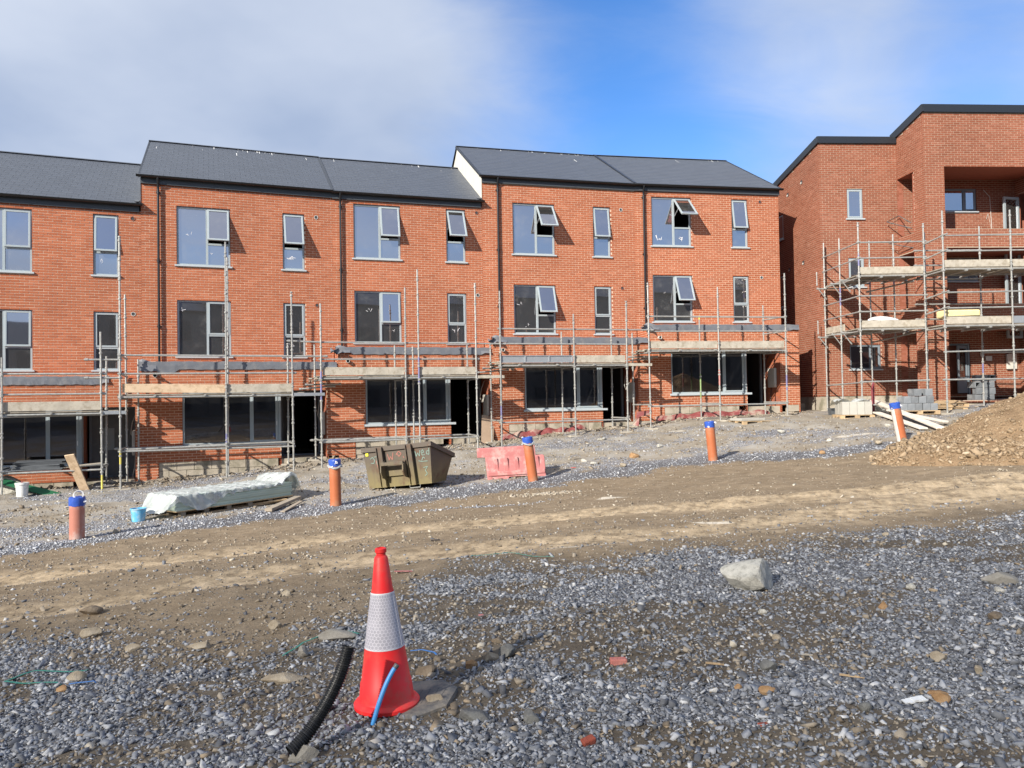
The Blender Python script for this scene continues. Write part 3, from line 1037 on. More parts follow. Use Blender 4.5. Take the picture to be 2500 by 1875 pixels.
def window(parent, s0, s1, z0, z1, yf=.045, split=None, sash=None, ang=0, fm='frame', glass='glass', tr=.38, sill=True, Mx=None, pane_lab=None, arm=True):
    """a window with its frame; split = position of the mullion, sash = 'top' or 'side' or None; ang = degrees the top hung sash stands open"""
    Mx = Mx or Matrix.Identity(4)
    fw = .05
    y0, y1 = yf, yf + .07
    f = MB()
    s_in0, s_in1 = s0 + .004, s1 - .004
    f.box((s_in0, y0, z0), (s_in0 + fw, y1, z1 - .004), 0, Mx)
    f.box((s_in1 - fw, y0, z0), (s_in1, y1, z1 - .004), 0, Mx)
    f.box((s_in0 + fw, y0 + .001, z1 - .004 - fw), (s_in1 - fw, y1, z1 - .004), 0, Mx)
    f.box((s_in0 + fw, y0 + .001, z0), (s_in1 - fw, y1, z0 + fw), 0, Mx)
    panes = []
    a, b = s_in0 + fw, s_in1 - fw
    if split is not None:
        f.box((split - .032, y0 - .002, z0 + fw), (split + .032, y1, z1 - fw - .004), 0, Mx)
        panes.append((a, split - .032, z0 + fw, z1 - fw - .004))
        a = split + .032
    if sash == 'top':
        zt = z0 + (z1 - z0) * tr
        f.box((a, y0 + .002, zt - .028), (b, y1, zt + .028), 0, Mx)
        panes.append((a, b, z0 + fw, zt - .028))
    elif sash is None:
        panes.append((a, b, z0 + fw, z1 - fw))
    w_ = f.build('window', M[fm], parent)
    for (p0, p1, q0, q1) in panes:
        g = MB()
        g.add([Mx @ Vector(k) for k in ((p0, y0 + .035, q0), (p1, y0 + .035, q0), (p1, y0 + .035, q1), (p0, y0 + .035, q1))], [(0, 1, 2, 3)])
        g.build('pane', M[glass], w_, fix=False)
    if sash in ('top', 'side'):
        if sash == 'top':
            zb_, zt_ = z0 + (z1 - z0) * tr + .018, z1 - fw + .012
        else:
            zb_, zt_ = z0 + fw - .015, z1 - fw + .012
        A, B = a - .018, b + .018
        hgt = zt_ - zb_
        T = Mx @ Matrix.Translation((A, y0 - .012, zt_)) @ Matrix.Rotation(R(-ang) if sash == 'top' else 0, 4, 'X')
        W_ = B - A
        r = .052
        sm = MB()
        sm.box((0, 0, -hgt), (r, .05, 0))
        sm.box((W_ - r, 0, -hgt), (W_, .05, 0))
        sm.box((r, .001, -r), (W_ - r, .05, 0))
        sm.box((r, .001, -hgt), (W_ - r, .05, -hgt + r))
        so_ = sm.build('sash', M[fm], w_, bevel=.004)
        so_.matrix_local = T
        g = MB()
        g.add([(r, .02, -hgt + r), (W_ - r, .02, -hgt + r), (W_ - r, .02, -r), (r, .02, -r)], [(0, 1, 2, 3)])
        go = g.build('pane', M['glass_sash'] if glass == 'glass' else M[glass], w_, fix=False)
        go.matrix_local = T
        if ang > 12 and arm:
            for sx in (.03, W_ - .03):
                st = MB()
                top_ = Mx @ Vector((A + sx, y0 + .03, zt_ - .05))
                end = T @ Vector((sx, .05, -hgt * .55))
                low = Mx @ Vector((A + sx, y0 + .02, zt_ - hgt * .62))
                st.beam(low, end, .014, .02)
                st.beam(top_ + (low - top_) * .5, low, .014, .02)
                st.build('stay_arm', M['alu'], w_)
    if sill:
        sl = MB()
        sl.box((s0 - .055, -.05, z0 - .045), (s1 + .055, yf + .03, z0 + .004), 0, Mx)
        sl.build('sill', M['sill'], w_, bevel=.006)
    return w_


Qp = [(-15.05, 20.24), (-10.632, 22.102), (-5.561, 24.081), (-0.906, 25.551), (4.403, 26.924), (9.815, 27.903)]
HEAD = [6.94, 7.34, 7.79, 8.13, 8.57]
EAVE = [7.10, 7.95, 7.93, 8.78, 8.79]
ANG = []
LEN = []
for i in range(5):
    d = Vector(Qp[i + 1]) - Vector(Qp[i])
    ANG.append(math.atan2(d.y, d.x))
    LEN.append(d.length)
BIG = [(.59, 2.09), (.94, 2.42), (.65, 2.14), (1.05, 2.53), (.63, 2.11)]
SML = [(3.57, 4.22), (3.93, 4.58), (3.65, 4.30), (3.93, 4.57), (3.66, 4.28)]
GWIN = [(.80, 3.36), (1.10, 3.67), (.82, 3.38), (1.05, 3.62), (.76, 3.43)]
PORCH = [(3.40, 4.68), (3.73, 5.03), (3.44, 4.77), (3.70, 4.97), (3.50, 4.74)]
HOLE = [4.58, 4.94, 4.69, 4.97, 4.77]
PIPE = [.10, .46, .24, .53, .32]
# opening angles of the top hung sashes: big upper, small upper, big lower, small lower
OPEN = [(2, 7, 2, 0), (19, 21, 0, 0), (15, 27, 4, 0), (38, 8, 21, 0), (47, 9, 23, 0)]
HLAB = ['red brick house at the left end of the terrace with its grey front door shut',
        'tall red brick house left of the skip, its doorway standing open and black',
        'red brick house directly behind the olive skip, under the lower end of the middle roof',
        'red brick house behind the pink barrier, with a white gable triangle at its roof',
        'right end house of the terrace beside the narrow gap, top window swung wide open']


def frame_of(i):
    zf = HEAD[i] - 7.42
    return Matrix.Translation((Qp[i][0], Qp[i][1], zf)) @ Matrix.Rotation(ANG[i], 4, 'Z'), zf


HF = []
slate_me = None
for i in range(5):
    Fm, zf = frame_of(i)
    HF.append((Fm, zf))
    W = LEN[i]
    H = thing('brick_house', HLAB[i], 'house', Fm.translation, ANG[i], group='terraced houses under construction')
    ze = EAVE[i] - zf                       # brick top
    zs_ = ze + .20                           # slate edge
    zr = zs_ + 2.36
    yr = 4.25
    I4 = Matrix.Identity(4)
    wl = Wall(H, 'brick', Fm)
    bw, sw, gw, po = BIG[i], SML[i], GWIN[i], PORCH[i]
    up = [(bw[0], bw[1], 5.64, 7.425), (sw[0], sw[1], 5.64, 7.425), (bw[0], bw[1], 2.955, 4.665), (sw[0], sw[1], 2.955, 4.665)]
    wl.panel(I4, 0, W, 2.70, ze, up, rmat=1)
    T2 = Matrix.Translation((0, -1.2, 0))
    low = [(gw[0], po[0], .405, 1.95), (po[0], po[1], -.45, 1.95, 1.2)]
    # ground floor stands 1.2 m forward; its foot turns to block plinth except at the left pier
    wl.panel(T2, .02, W - .03, 0.0, 2.70, low, rmat=1)
    wl.panel(T2, .02, .50, -.9, 0.0, [])
    # left return above the lower neighbour
    TL = Matrix.Translation((.02, 0, 0)) @ Matrix.Rotation(R(-90), 4, 'Z')
    wl.panel(TL, 0, 1.2, 1.6, 2.70, [], bricks=True)
    # porch sides
    TP = Matrix.Translation((po[0], -1.2, 0)) @ Matrix.Rotation(R(90), 4, 'Z')
    wl.panel(TP, 0.06, 1.15, -.45, 1.95, [])
    TQ = Matrix.Translation((po[1], 0, 0)) @ Matrix.Rotation(R(-90), 4, 'Z')
    wl.panel(TQ, 0, 1.18, -.45, 1.95, [])
    if i == 4:
        TE = Matrix.Translation((W - .03, -1.2, 0)) @ Matrix.Rotation(R(90), 4, 'Z')
        wl.panel(TE, 0, 1.2, -.9, 2.70, [])
        TG = Matrix.Translation((W, 0, 0)) @ Matrix.Rotation(R(90), 4, 'Z')
        gtop = lambda s_, ze=ze, zr=zr: ze + .1 + (zr - ze - .15) * (1 - abs(s_ - yr) / yr)
        wl.panel(TG, 0, yr, 2.5, ze, [], top=None)
        wl.panel(TG, 0, yr, ze, zr - .1, [], top=gtop)
    # flat roof of the projecting storey and the plain back and ends of the house
    wl.mortar.box((.03, -1.185, 2.69), (W - .04, .05, 2.74), 1)
    yb_ = 2 * yr
    quad(wl.mortar, [(0, yb_, -1), (W, yb_, -1), (W, yb_, ze), (0, yb_, ze)], 1)
    for sx in (.012, W - .012):
        quad(wl.mortar, [(sx, .06, -1), (sx, yb_, -1), (sx, yb_, ze), (sx, .06, ze)], 1)
        quad(wl.mortar, [(sx, .06, ze), (sx, yb_, ze), (sx, yr, zr - .08)], 1)
    wl.finish([M['mortar'], M['shade_brick']])

    # concrete block plinth below the damp course, block by block
    xx = .50
    while xx < W - .05:
        x2 = min(xx + .45, W - .03)
        if x2 - xx > .05:
            if not (xx < po[1] and x2 > po[0]):
                MB().box((xx + .005, -1.185, -.225), (x2 - .005, -1.02, -.008)).build('plinth_block', M['concrete'], H, bevel=.006)
            a_ = -.45
            if not (xx < po[1] and x2 > po[0]):
                MB().box((xx + .005 - .2, -1.18, -.45), (x2 - .005 - .2, -1.02, -.235)).build('plinth_block', M['concrete'], H, bevel=.006)
        xx = x2
    MB().box((.03, -1.16, -1.0), (W - .03, .2, -.455)).build('foundation', M['concrete'], H)
    MB().box((po[0] + .01, -1.15, -.45), (po[1] - .01, .12, -.03)).build('threshold', M['concrete'], H, bevel=.01)
    # rooms behind the glass
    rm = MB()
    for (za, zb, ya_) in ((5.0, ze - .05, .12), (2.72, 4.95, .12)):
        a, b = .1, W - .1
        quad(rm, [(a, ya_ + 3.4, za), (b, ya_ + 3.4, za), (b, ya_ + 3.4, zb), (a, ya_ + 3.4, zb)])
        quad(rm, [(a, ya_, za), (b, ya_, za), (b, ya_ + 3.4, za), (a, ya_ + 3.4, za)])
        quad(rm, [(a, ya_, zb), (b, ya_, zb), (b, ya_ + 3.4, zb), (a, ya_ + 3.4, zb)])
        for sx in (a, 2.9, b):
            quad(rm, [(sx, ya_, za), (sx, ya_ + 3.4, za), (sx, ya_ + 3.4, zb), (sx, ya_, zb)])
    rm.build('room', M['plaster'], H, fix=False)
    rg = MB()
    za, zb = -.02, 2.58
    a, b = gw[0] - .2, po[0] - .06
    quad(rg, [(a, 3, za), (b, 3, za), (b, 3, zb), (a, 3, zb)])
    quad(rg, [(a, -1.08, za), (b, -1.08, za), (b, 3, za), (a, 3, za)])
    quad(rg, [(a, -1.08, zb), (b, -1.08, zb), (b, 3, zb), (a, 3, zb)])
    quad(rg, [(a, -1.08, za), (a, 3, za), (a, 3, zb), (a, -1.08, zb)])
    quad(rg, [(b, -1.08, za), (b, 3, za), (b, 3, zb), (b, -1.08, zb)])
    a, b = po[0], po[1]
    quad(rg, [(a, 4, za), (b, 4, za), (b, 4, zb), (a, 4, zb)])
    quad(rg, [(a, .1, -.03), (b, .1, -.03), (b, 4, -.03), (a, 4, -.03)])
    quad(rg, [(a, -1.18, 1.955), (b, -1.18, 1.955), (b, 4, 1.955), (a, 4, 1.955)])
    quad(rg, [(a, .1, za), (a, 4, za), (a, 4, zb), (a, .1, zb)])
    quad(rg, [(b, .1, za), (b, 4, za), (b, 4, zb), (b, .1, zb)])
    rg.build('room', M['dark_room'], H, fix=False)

    # windows
    o_ = OPEN[i]
    window(H, bw[0], bw[1], 5.69, 7.425, split=bw[0] + .83, sash='top', ang=o_[0])
    window(H, sw[0], sw[1], 5.69, 7.425, sash='top', ang=o_[1])
    window(H, bw[0], bw[1], 3.0, 4.665, split=bw[0] + .83, sash='top', ang=o_[2])
    window(H, sw[0], sw[1], 3.0, 4.665, sash='top', ang=o_[3])
    # the ground floor window turns the corner into the porch
    gwn = window(H, gw[0], gw[1], .45, 1.95, yf=.03, split=gw[1] - .76, sash='side', glass='glass_low', Mx=T2, tr=.5, sill=False)
    cp = MB()
    cp.box((gw[1], -1.185, .45), (po[0] + .004, -1.06, 1.95))
    cp.box((po[0] - .045, -1.06, .45), (po[0] + .01, -.92, 1.95))
    cp.build('corner_post', M['frame'], gwn)
    sl = MB()
    sl.box((gw[0] - .055, -1.255, .385), (po[0] + .15, -1.15, .452))
    sl.box((po[0], -1.15, .385), (po[0] + .15, -.80, .452))
    sl.build('sill', M['sill'], gwn, bevel=.006)
    MB().beam((gw[1] - .06, -1.20, .95), (gw[1] - .06, -1.20, 1.07), .018, .02).build('handle', M['white_plastic'], gwn)
    # front door
    dr = MB()
    x0, x1 = po[0] + .05, po[1] - .04
    dr.box((x0, .0, -.02), (x0 + .06, .09, 1.95))
    dr.box((x1 - .06, .0, -.02), (x1, .09, 1.95))
    dr.box((x0 + .06, .002, 1.89), (x1 - .06, .088, 1.95))
    dr.box((x0 + .06, .002, -.02), (x1 - .06, .088, .02))
    dro = dr.build('door_frame', M['frame2'], H)
    lf = MB()
    if i == 0:
        lf.box((x0 + .062, .02, .025), (x1 - .062, .07, 1.885))
        lf.cbox(((x0 + x1) / 2 - .12, .012, 1.05), (.30, .02, .62), 1)
        lf.build('door_leaf', [M['door'], M['frame']], dro, bevel=.004)
    else:
        A = Matrix.Translation((x0 + .062, .07, 0)) @ Matrix.Rotation(R(72), 4, 'Z')
        lf.box((0, -.05, .025), (x1 - x0 - .13, 0, 1.885), 0, A)
        lf.build('door_leaf', [M['door']], dro, bevel=.004)
        hb = MB()
        hb.box((.80, -.075, .92), (.83, -.05, 1.14), 0, A)
        hb.tube([A @ Vector((.815, -.06, 1.04)), A @ Vector((.815, -.10, 1.04)), A @ Vector((.72, -.10, 1.04))], .009, 6)
        hb.build('handle', M['alu'], dro)
    # meter box on the right-hand porch wall with loose cables
    mt = MB()
    mt.box((po[1] - .10, -.98, .62), (po[1] - .012, -.50, 1.30))
    mt.build('meter_box', M['meter'], H, bevel=.02)
    cb = MB()
    cb.tube([(po[1] - .03, -.45, 1.75), (po[1] - .12, -.42, 1.5), (po[1] - .16, -.40, 1.2), (po[1] - .09, -.36, 1.05), (po[1] - .03, -.40, 1.3)], .011, 5)
    cb.tube([(po[1] - .03, -.62, .62), (po[1] - .05, -.6, .3), (po[1] - .10, -.66, .05), (po[1] - .04, -.95, -.2)], .012, 5)
    cb.build('cable', M['cable'] if i < 4 else M['cable_dark'], H, smooth=True)

    # membrane hanging over the top of the projecting storey, ragged at the left end
    mm = MB()
    a, b = [(1.05, 4.05), (-.02, W - .1), (-.05, W - .12), (.0, W - .15), (-.15, W - .03)][i]
    n = 46
    rows = []
    for k in range(n + 1):
        t_ = k / n
        sx = a + (b - a) * t_
        rag = (.10 if (t_ < .10 or t_ > .95) else 0) + random.uniform(-.006, .006)
        wv = .018 * math.sin(k * 1.7 + i) + .012 * math.sin(k * .6 + 2 * i)
        lift = (.07 * math.sin(t_ * 60) if t_ < .08 else 0)
        rows.append([(sx, -.95, 2.76 + wv * .4), (sx, -1.17, 2.785 + wv * .4 + lift), (sx, -1.219, 2.775 + wv * .3), (sx, -1.224 - wv * .15, 2.68), (sx, -1.222 - abs(wv) * .35 - rag * .4, 2.565 + wv * .4 + rag * .4 - (.09 if t_ < .18 and i == 1 else 0))])
    vs = [p for r_ in rows for p in r_]
    fs = [(5 * k + j, 5 * k + 5 + j, 5 * k + 6 + j, 5 * k + 1 + j) for k in range(n) for j in range(4)]
    mm.add(vs, fs)
    mo = mm.build('membrane', M['membrane'], H, smooth=False, fix=False)
    sm_ = mo.modifiers.new('thick', 'SOLIDIFY')
    sm_.thickness = .006
    # torn flaps at the ends
    for (fx, fy, fz, sc_) in ((a - .06, -1.25, 2.72, .26),) if i > 1 else ():
        fl = MB()
        pts = []
        for jx in range(5):
            for jy in range(4):
                pts.append((fx + sc_ * jx / 4 * 1.4 - .1, fy - .10 * math.sin(jx * 1.3 + jy) - .03 * jy, fz - sc_ * .5 * jy / 3 + .05 * math.sin(jx * 2.1 + jy * 1.4 + i)))
        fl.add(pts, [(jx * 4 + jy, jx * 4 + 4 + jy, jx * 4 + 5 + jy, jx * 4 + jy + 1) for jx in range(4) for jy in range(3)])
        fo = fl.build('membrane_flap', M['membrane'], H, smooth=True, fix=False)
        fo.modifiers.new('thick', 'SOLIDIFY').thickness = .006
    # overflow stubs
    stubs = [[], [(.42, 2.40)], [(.30, 2.36)], [(.33, 2.37), (.62, 1.78)], [(.36, 2.34), (.38, 1.9)]][i]
    for (sx, sz_) in stubs:
        st = MB()
        st.lathe([(.055, 0), (.055, .12), (.046, .12), (.046, 0)], 16, 0, Matrix.Translation((sx, -1.20, sz_)) @ Matrix.Rotation(R(90), 4, 'X'))
        st.lathe([(.0455, .0), (.0, .0)], 16, 1, Matrix.Translation((sx, -1.205, sz_)) @ Matrix.Rotation(R(90), 4, 'X'))
        st.build('overflow_pipe', [M['pvc_grey'], M['reveal']], H, smooth=True)
    # round vent holes
    for hz_ in (7.36, 4.61):
        vh = MB()
        Mv = Matrix.Translation((HOLE[i], 0, hz_)) @ Matrix.Rotation(R(90), 4, 'X')
        vh.lathe([(.062, -.02), (.062, .012), (.048, .012), (.048, -.02)], 16, 0, Mv)
        vh.lathe([(.048, .002), (0, .002)], 16, 1, Mv)
        vh.build('vent_hole', [M['shade_brick'] if (i + int(hz_)) % 2 else M['pvc_grey'], M['reveal']], H, smooth=True)

    # paint and sealant smears left on the glass
    for (u0, zz, sc_) in [[(.62, 4.1, 1), (3.8, 6.05, 1.2)], [(1.02, 4.28, 1.6), (4.2, 6.1, 2.2), (1.3, 6.6, 1), (4.2, 3.35, 1), (1.9, 6.05, .8)], [(1.12, 4.0, 1.2), (3.95, 3.4, 1.6), (4.05, 4.2, .9), (1.9, 3.4, .8)], [(1.3, 4.0, 1.1), (1.5, 3.25, 1), (4.1, 4.3, .7)], [(.95, 5.98, 2.0), (1.75, 5.95, 1.6), (1.1, 4.0, .7), (3.9, 4.3, .8)]][i]:
        sm2 = MB()
        for q_ in range(5 if sc_ > 1.3 else 3):
            cx_, cz_ = u0 + random.uniform(-.06, .06) * sc_, zz + random.uniform(-.05, .05) * sc_
            a0 = random.uniform(0, 3)
            ln, wd = random.uniform(.04, .10) * sc_, random.uniform(.006, .014) * sc_
            dx, dz = math.cos(a0) * ln, math.sin(a0) * ln
            sm2.add([(cx_, .072, cz_), (cx_ + dx, .072, cz_ + dz), (cx_ + dx * .9 - dz / ln * wd, .072, cz_ + dz * .9 + dx / ln * wd), (cx_ - dz / ln * wd * .5, .072, cz_ + dx / ln * wd * .5)], [(0, 1, 2, 3)])
        sm2.build('sealant_smear', M['tape_white'], H, fix=False)['kind'] = 'stuff'

    # ---- roof
    half = lambda a_, b_: math.tan((a_ - b_) / 2)
    full_ = lambda a_, b_: math.tan(a_ - b_)
    L0, L1, R0, R1 = -.06, -.06, W + .06, W + .06
    if i in (2, 4):
        L0, L1 = 0, -yr * half(ANG[i - 1], ANG[i])
    if i in (1, 3):
        R0, R1 = W, W + yr * half(ANG[i], ANG[i + 1])
    if i in (0, 2):
        R0, R1 = W - .30 * 0, W + yr * full_(ANG[i], ANG[i + 1]) - .0
    if i == 0:
        L0 = L1 = 0
    ye = -.13
    roof = MB()
    roof.add([(L0, ye + .02, zs_ - .025), (R0, ye + .02, zs_ - .025), (R1, yr, zr - .02), (L1, yr, zr - .02)], [(0, 1, 2, 3)])
    roof.add([(L1, yr, zr - .02), (R1, yr, zr - .02), (R1, 2 * yr + .3, zs_), (L1, 2 * yr + .3, zs_)], [(0, 1, 2, 3)])
    rf = roof.build('roof', M['slate_bed'], H, fix=False)
    pitch = math.atan2(zr - zs_, yr - ye)
    Ls = math.hypot(zr - zs_, yr - ye)
    nrow = 19
    ex = Ls / nrow
    SW, ST = .305, .012
    if slate_me is None:
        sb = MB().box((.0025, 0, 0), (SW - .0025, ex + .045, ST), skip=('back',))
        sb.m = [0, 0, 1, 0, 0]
        slate_me = sb.mesh('slate', [M['slate'], M['slate_highlight']])
    restm = MB()
    full_s = []
    tl = math.atan2(ST + .002, ex)
    for r_ in range(nrow):
        v = r_ / nrow
        xl = L0 + (L1 - L0) * v
        xr = R0 + (R1 - R0) * v
        yy = ye + (yr - ye) * v
        zz = zs_ + (zr - zs_) * v
        off = (.5 if r_ % 2 else 0) * SW
        j = math.floor((xl - off) / SW)
        while True:
            x0 = off + j * SW
            x1 = x0 + SW
            j += 1
            if x0 >= xr:
                break
            c0, c1 = max(x0, xl), min(x1, xr)
            if c1 - c0 < .02:
                continue
            T = Matrix.Translation((x0, yy, zz)) @ Matrix.Rotation(pitch - tl * .6 + random.uniform(-.0012, .0012), 4, 'X') @ Matrix.Translation((0, 0, .004))
            if c1 - c0 > SW - .001:
                full_s.append(T)
            else:
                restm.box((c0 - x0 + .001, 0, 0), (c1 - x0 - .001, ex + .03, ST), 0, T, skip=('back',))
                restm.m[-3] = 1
    full_s.sort(key=lambda m: ((Fm @ m).translation - Vector((0, 0, CZ))).length)
    for T in full_s[:300]:
        o = bpy.data.objects.new('slate', slate_me)
        COL.objects.link(o)
        o.parent = rf
        o.matrix_local = T
    for T in full_s[300:]:
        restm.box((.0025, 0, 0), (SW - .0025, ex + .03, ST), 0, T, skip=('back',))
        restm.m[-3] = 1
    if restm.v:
        restm.build('slating', [M['slate'], M['slate_highlight']], H, fix=False)['kind'] = 'stuff'
    rd = MB()
    rd.add([(L1, yr - .13, zr - .015), (L1, yr, zr + .045), (L1, yr + .13, zr - .015), (R1, yr - .13, zr - .015), (R1, yr, zr + .045), (R1, yr + .13, zr - .015)], [(0, 3, 4, 1), (1, 4, 5, 2), (0, 1, 2), (3, 5, 4)])
    rd.build('ridge', M['slate'], rf, fix=False)
    # gutter, fascia, soffit
    gt = MB()
    gx0, gx1 = (L0 - (.05 if i in (1, 3) else 0)), R0 + (.05 if i in (0, 2, 4) else 0)
    prof = [(.058 * math.cos(a_), .062 * math.sin(a_)) for a_ in [R(180 + 22.5 * k) for k in range(9)]]
    yg, zg = ye - .035, zs_ - .015
    pts0 = [(gx0, yg + p[0], zg + p[1]) for p in prof]
    pts1 = [(gx1, yg + p[0], zg + p[1]) for p in prof]
    gt.add(pts0 + pts1, [(k, k + 1, k + 10, k + 9) for k in range(8)] + [tuple(range(9)), tuple(range(17, 8, -1))])
    sx = gx0 + .4
    while sx < gx1:
        gt.add([(sx, yg + p[0] * 1.12, zg + p[1] * 1.12) for p in prof] + [(sx + .035, yg + p[0] * 1.12, zg + p[1] * 1.12) for p in prof], [(k, k + 1, k + 10, k + 9) for k in range(8)])
        sx += 1.4
    go = gt.build('gutter', M['black_pvc'], H, smooth=True, fix=False)
    fa = MB()
    fa.box((max(L0, 0), -.06, ze - .03), (R0 - (.0 if i in (1, 3) else .04), -.035, zs_ - .02))
    fa.build('fascia', M['fascia'], H)
    MB().box((max(L0, 0), -.035, ze - .028), (R0 - .04, -.003, ze - .002)).build('soffit', M['black_pvc'], H)
    if i in (1, 3):
        # gable facing the lower neighbour, its verge trim
        gb = MB()
        zl = EAVE[i - 1] - zf
        quad(gb, [(-.002, -.02, ze - .6), (-.002, 2 * yr, ze - .6), (-.002, 2 * yr, ze), (-.002, yr, zr - .06), (-.002, -.02, ze + .12)])
        gb.build('gable', M['white_render'], H, fix=False)
        vg = MB()
        vg.beam((-.035, ye + .02, zs_ - .03), (-.035, yr, zr - .03), .035, .10)
        vg.build('verge_trim', M['cladding'], H)
        sf = MB()
        sf.beam((-.09, ye - .1, ze - .62), (-.09, .1, ze - .50), .12, .02)
        sf.build('lead_saddle', M['lead'], H)
    if i in (2, 4):
        vg = MB()
        vg.beam((L0, ye, zs_ + .02), (L1, yr, zr + .03), .09, .03)
        vg.build('bonding_strip', M['black_pvc'], H)
    if i == 4:
        MB().beam((W + .03, ye + .02, zs_ - .02), (W + .03, yr, zr - .02), .04, .10).build('verge_trim', M['cladding'], H)
    # downpipe with sockets and brackets
    if i:
        dp = MB()
        px_ = PIPE[i]
        dp.tube([(px_, yg, zg - .05), (px_, yg, zg - .09), (px_, -.075, ze - .06), (px_, -.075, ze - .2), (px_, -.075, 2.66)], .034, 10)
        for zz in (ze - .2, ze - 2.2, ze - 4.1):
            if zz > 2.8:
                dp.tube([(px_, -.075, zz), (px_, -.075, zz - .12)], .042, 10)
                dp.box((px_ - .055, -.06, zz - .08), (px_ + .055, -.005, zz - .05))
        dp.build('downpipe', M['black_pvc'], H, smooth=True)
    # droppings on the ridge
    if i:
        db = MB()
        for k in range([0, 34, 10, 26, 7][i]):
            sx = random.uniform(L1 + .1, R1 - .1) if i != 1 else random.choice([random.uniform(.1, 5.3), random.gauss(3.4, .5)])
            v0_ = random.uniform(.005, .05) if random.random() < .8 else random.uniform(.05, .25)
            ln = random.choice([.03, .05, .08, .18, .45]) * random.uniform(.5, 1.1)
            wd = random.uniform(.012, .035)
            n0 = Vector((0, -(zr - zs_), (yr - ye))).normalized() * .02
            P = lambda vv, xx: Vector((xx, yr + (ye - yr) * vv, zr + (zs_ - zr) * vv)) + n0
            db.add([P(v0_, sx), P(v0_, sx + wd), P(v0_ + ln / Ls, sx + wd * .7), P(v0_ + ln / Ls, sx + wd * .2)], [(0, 1, 2, 3)])
        db.build('droppings', M['droppings'], H, fix=False)['kind'] = 'stuff'

# ------------------------------------------------------------------ the apartment block on the right
BA = R(4)
BZ = 1.42
BF = Matrix.Translation((10.96, 27.02, BZ)) @ Matrix.Rotation(BA, 4, 'Z')
B = thing('apartment_block', 'unfinished brick apartment block with balconies on the far side of the narrow gap', 'apartment building', BF.translation, BA)
bwl = Wall(B, 'brick2', BF)
I4 = Matrix.Identity(4)
bs, by = 2.855, -1.60
slope = .155
rz_ = lambda y: 8.94 - slope * y
holes = [(1.0, 1.58, 6.225, 7.335, .08), (1.0, 1.58, 3.80, 4.88, .08), (.97, 2.10, .885, 1.80, .08)]
bwl.panel(I4, 0, bs + .02, .0, 8.94, holes)
# left side wall with its falling roof line
TLs = Matrix.Translation((0, 9.0, 0)) @ Matrix.Rotation(R(-90), 4, 'Z')
lh = [(9 - 3.95, 9 - 3.05, 6.15, 7.2, .08), (9 - 3.95, 9 - 3.05, 3.45, 4.8, .08)]
bwl.panel(TLs, 0, 9.0, .0, 7.5, lh)
bwl.panel(TLs, 0, 9.0, 7.5, 8.94, [], top=lambda x: 8.94 - slope * (9.0 - x))
# projecting balcony bay: left side, front
pier = .70
yo = .98
TB = Matrix.Translation((bs, 0, 0)) @ Matrix.Rotation(R(-90), 4, 'Z')
zo = [(5.56, 7.66), (3.03, 4.92), (-.2, 2.22)]
bt = lambda x: 9.14 + .21 * x
bwl.panel(TB, 0, 1.6, -.3, 7.875, [(0.0, yo, a, b, .22) for a, b in zo])
bwl.panel(TB, 0, 1.6, 7.875, 9.6, [], top=bt)
TF = Matrix.Translation((0, by, 0))
right = 7.25
bwl.panel(TF, bs, 11.5, -.3, 9.48, [(bs + pier, right, a, b, .22) for a, b in zo])
# inner face of piers and parapets, back wall of the balconies, right return
bwl.panel(I4, bs, right + .1, -.1, 9.0, [(4.25, 5.80, 6.48, 7.35, .08), (4.25, 5.80, 3.98, 4.86, .08), (4.56, 5.40, .0, 1.80, .12)])
TR = Matrix.Translation((right, 0, 0)) @ Matrix.Rotation(R(-90), 4, 'Z')
bwl.panel(TR, 0, 1.4, -.1, 9.0, [(.15, 1.05, 4.55, 7.1, .08), (.15, 1.05, 1.9, 4.4, .08)])
for zc_ in (7.665, 4.925, 2.225):
    bwl.mortar.box((bs + .02, by + .02, zc_), (right + .3, -.008, zc_ + .12), 1)
for za, zb in ((4.86, 5.56), (2.16, 3.03)):
    bwl.mortar.box((bs + .01, by + .21, za + .2), (right, by + .23, zb), 1)
    bwl.mortar.box((bs + .21, by + .2, za + .2), (bs + .23, -.02, zb), 1)
bwl.mortar.box((bs + .012, by + .6, -.3), (bs + .215, by + pier - .005, 7.6), 1)
bwl.mortar.box((bs + pier - .02, by + .22, -.3), (bs + pier - .006, by + .60, 7.6), 1)
bwl.mortar.box((0.02, .3, -.6), (11.4, 9, 7.4), 1)
bwl.finish([M['mortar2'], M['shade_brick']])
# parapet trims
tp = MB()
tp.beam((-.03, -.035, 9.065), (bs - .02, -.035, 9.065), .06, .24)
tp.beam((-.032, -.06, 9.068), (-.032, 9.0, 9.068 - slope * 9.06), .06, .24)
tp.build('roof_edge_trim', M['cladding'], B)
tp = MB()
tp.beam((bs - .03, by - .035, 9.61), (11.5, by - .035, 9.61), .06, .26)
tp.beam((bs - .032, by - .06, 9.615), (bs - .032, .25, 9.615 - .21 * 1.9), .06, .26)
tp.build('roof_edge_trim', M['cladding'], B)
rp = MB()
quad(rp, [(0, 0, 9.1), (bs, 0, 9.1), (bs, 9, 7.7), (0, 9, 7.7)])
quad(rp, [(bs, by, 9.6), (11.5, by, 9.6), (11.5, 9, 8.0), (bs, 9, 8.0)])
rp.build('roof', M['slate_bed'], B, fix=False)
MB().box((-.02, .03, -1.0), (bs, .25, -.012)).build('plinth', M['concrete'], B)
MB().box((-.07, -.02, -.9), (bs - .03, .028, -.015)).build('plinth', M['concrete'], B)
MB().box((-.09, .03, -1.0), (.02, 8.5, -.02)).build('plinth', M['concrete'], B)
MB().box((bs - .04, by - .03, -1.0), (11.5, -.03, -.32)).build('balcony_floor', M['concrete'], B)
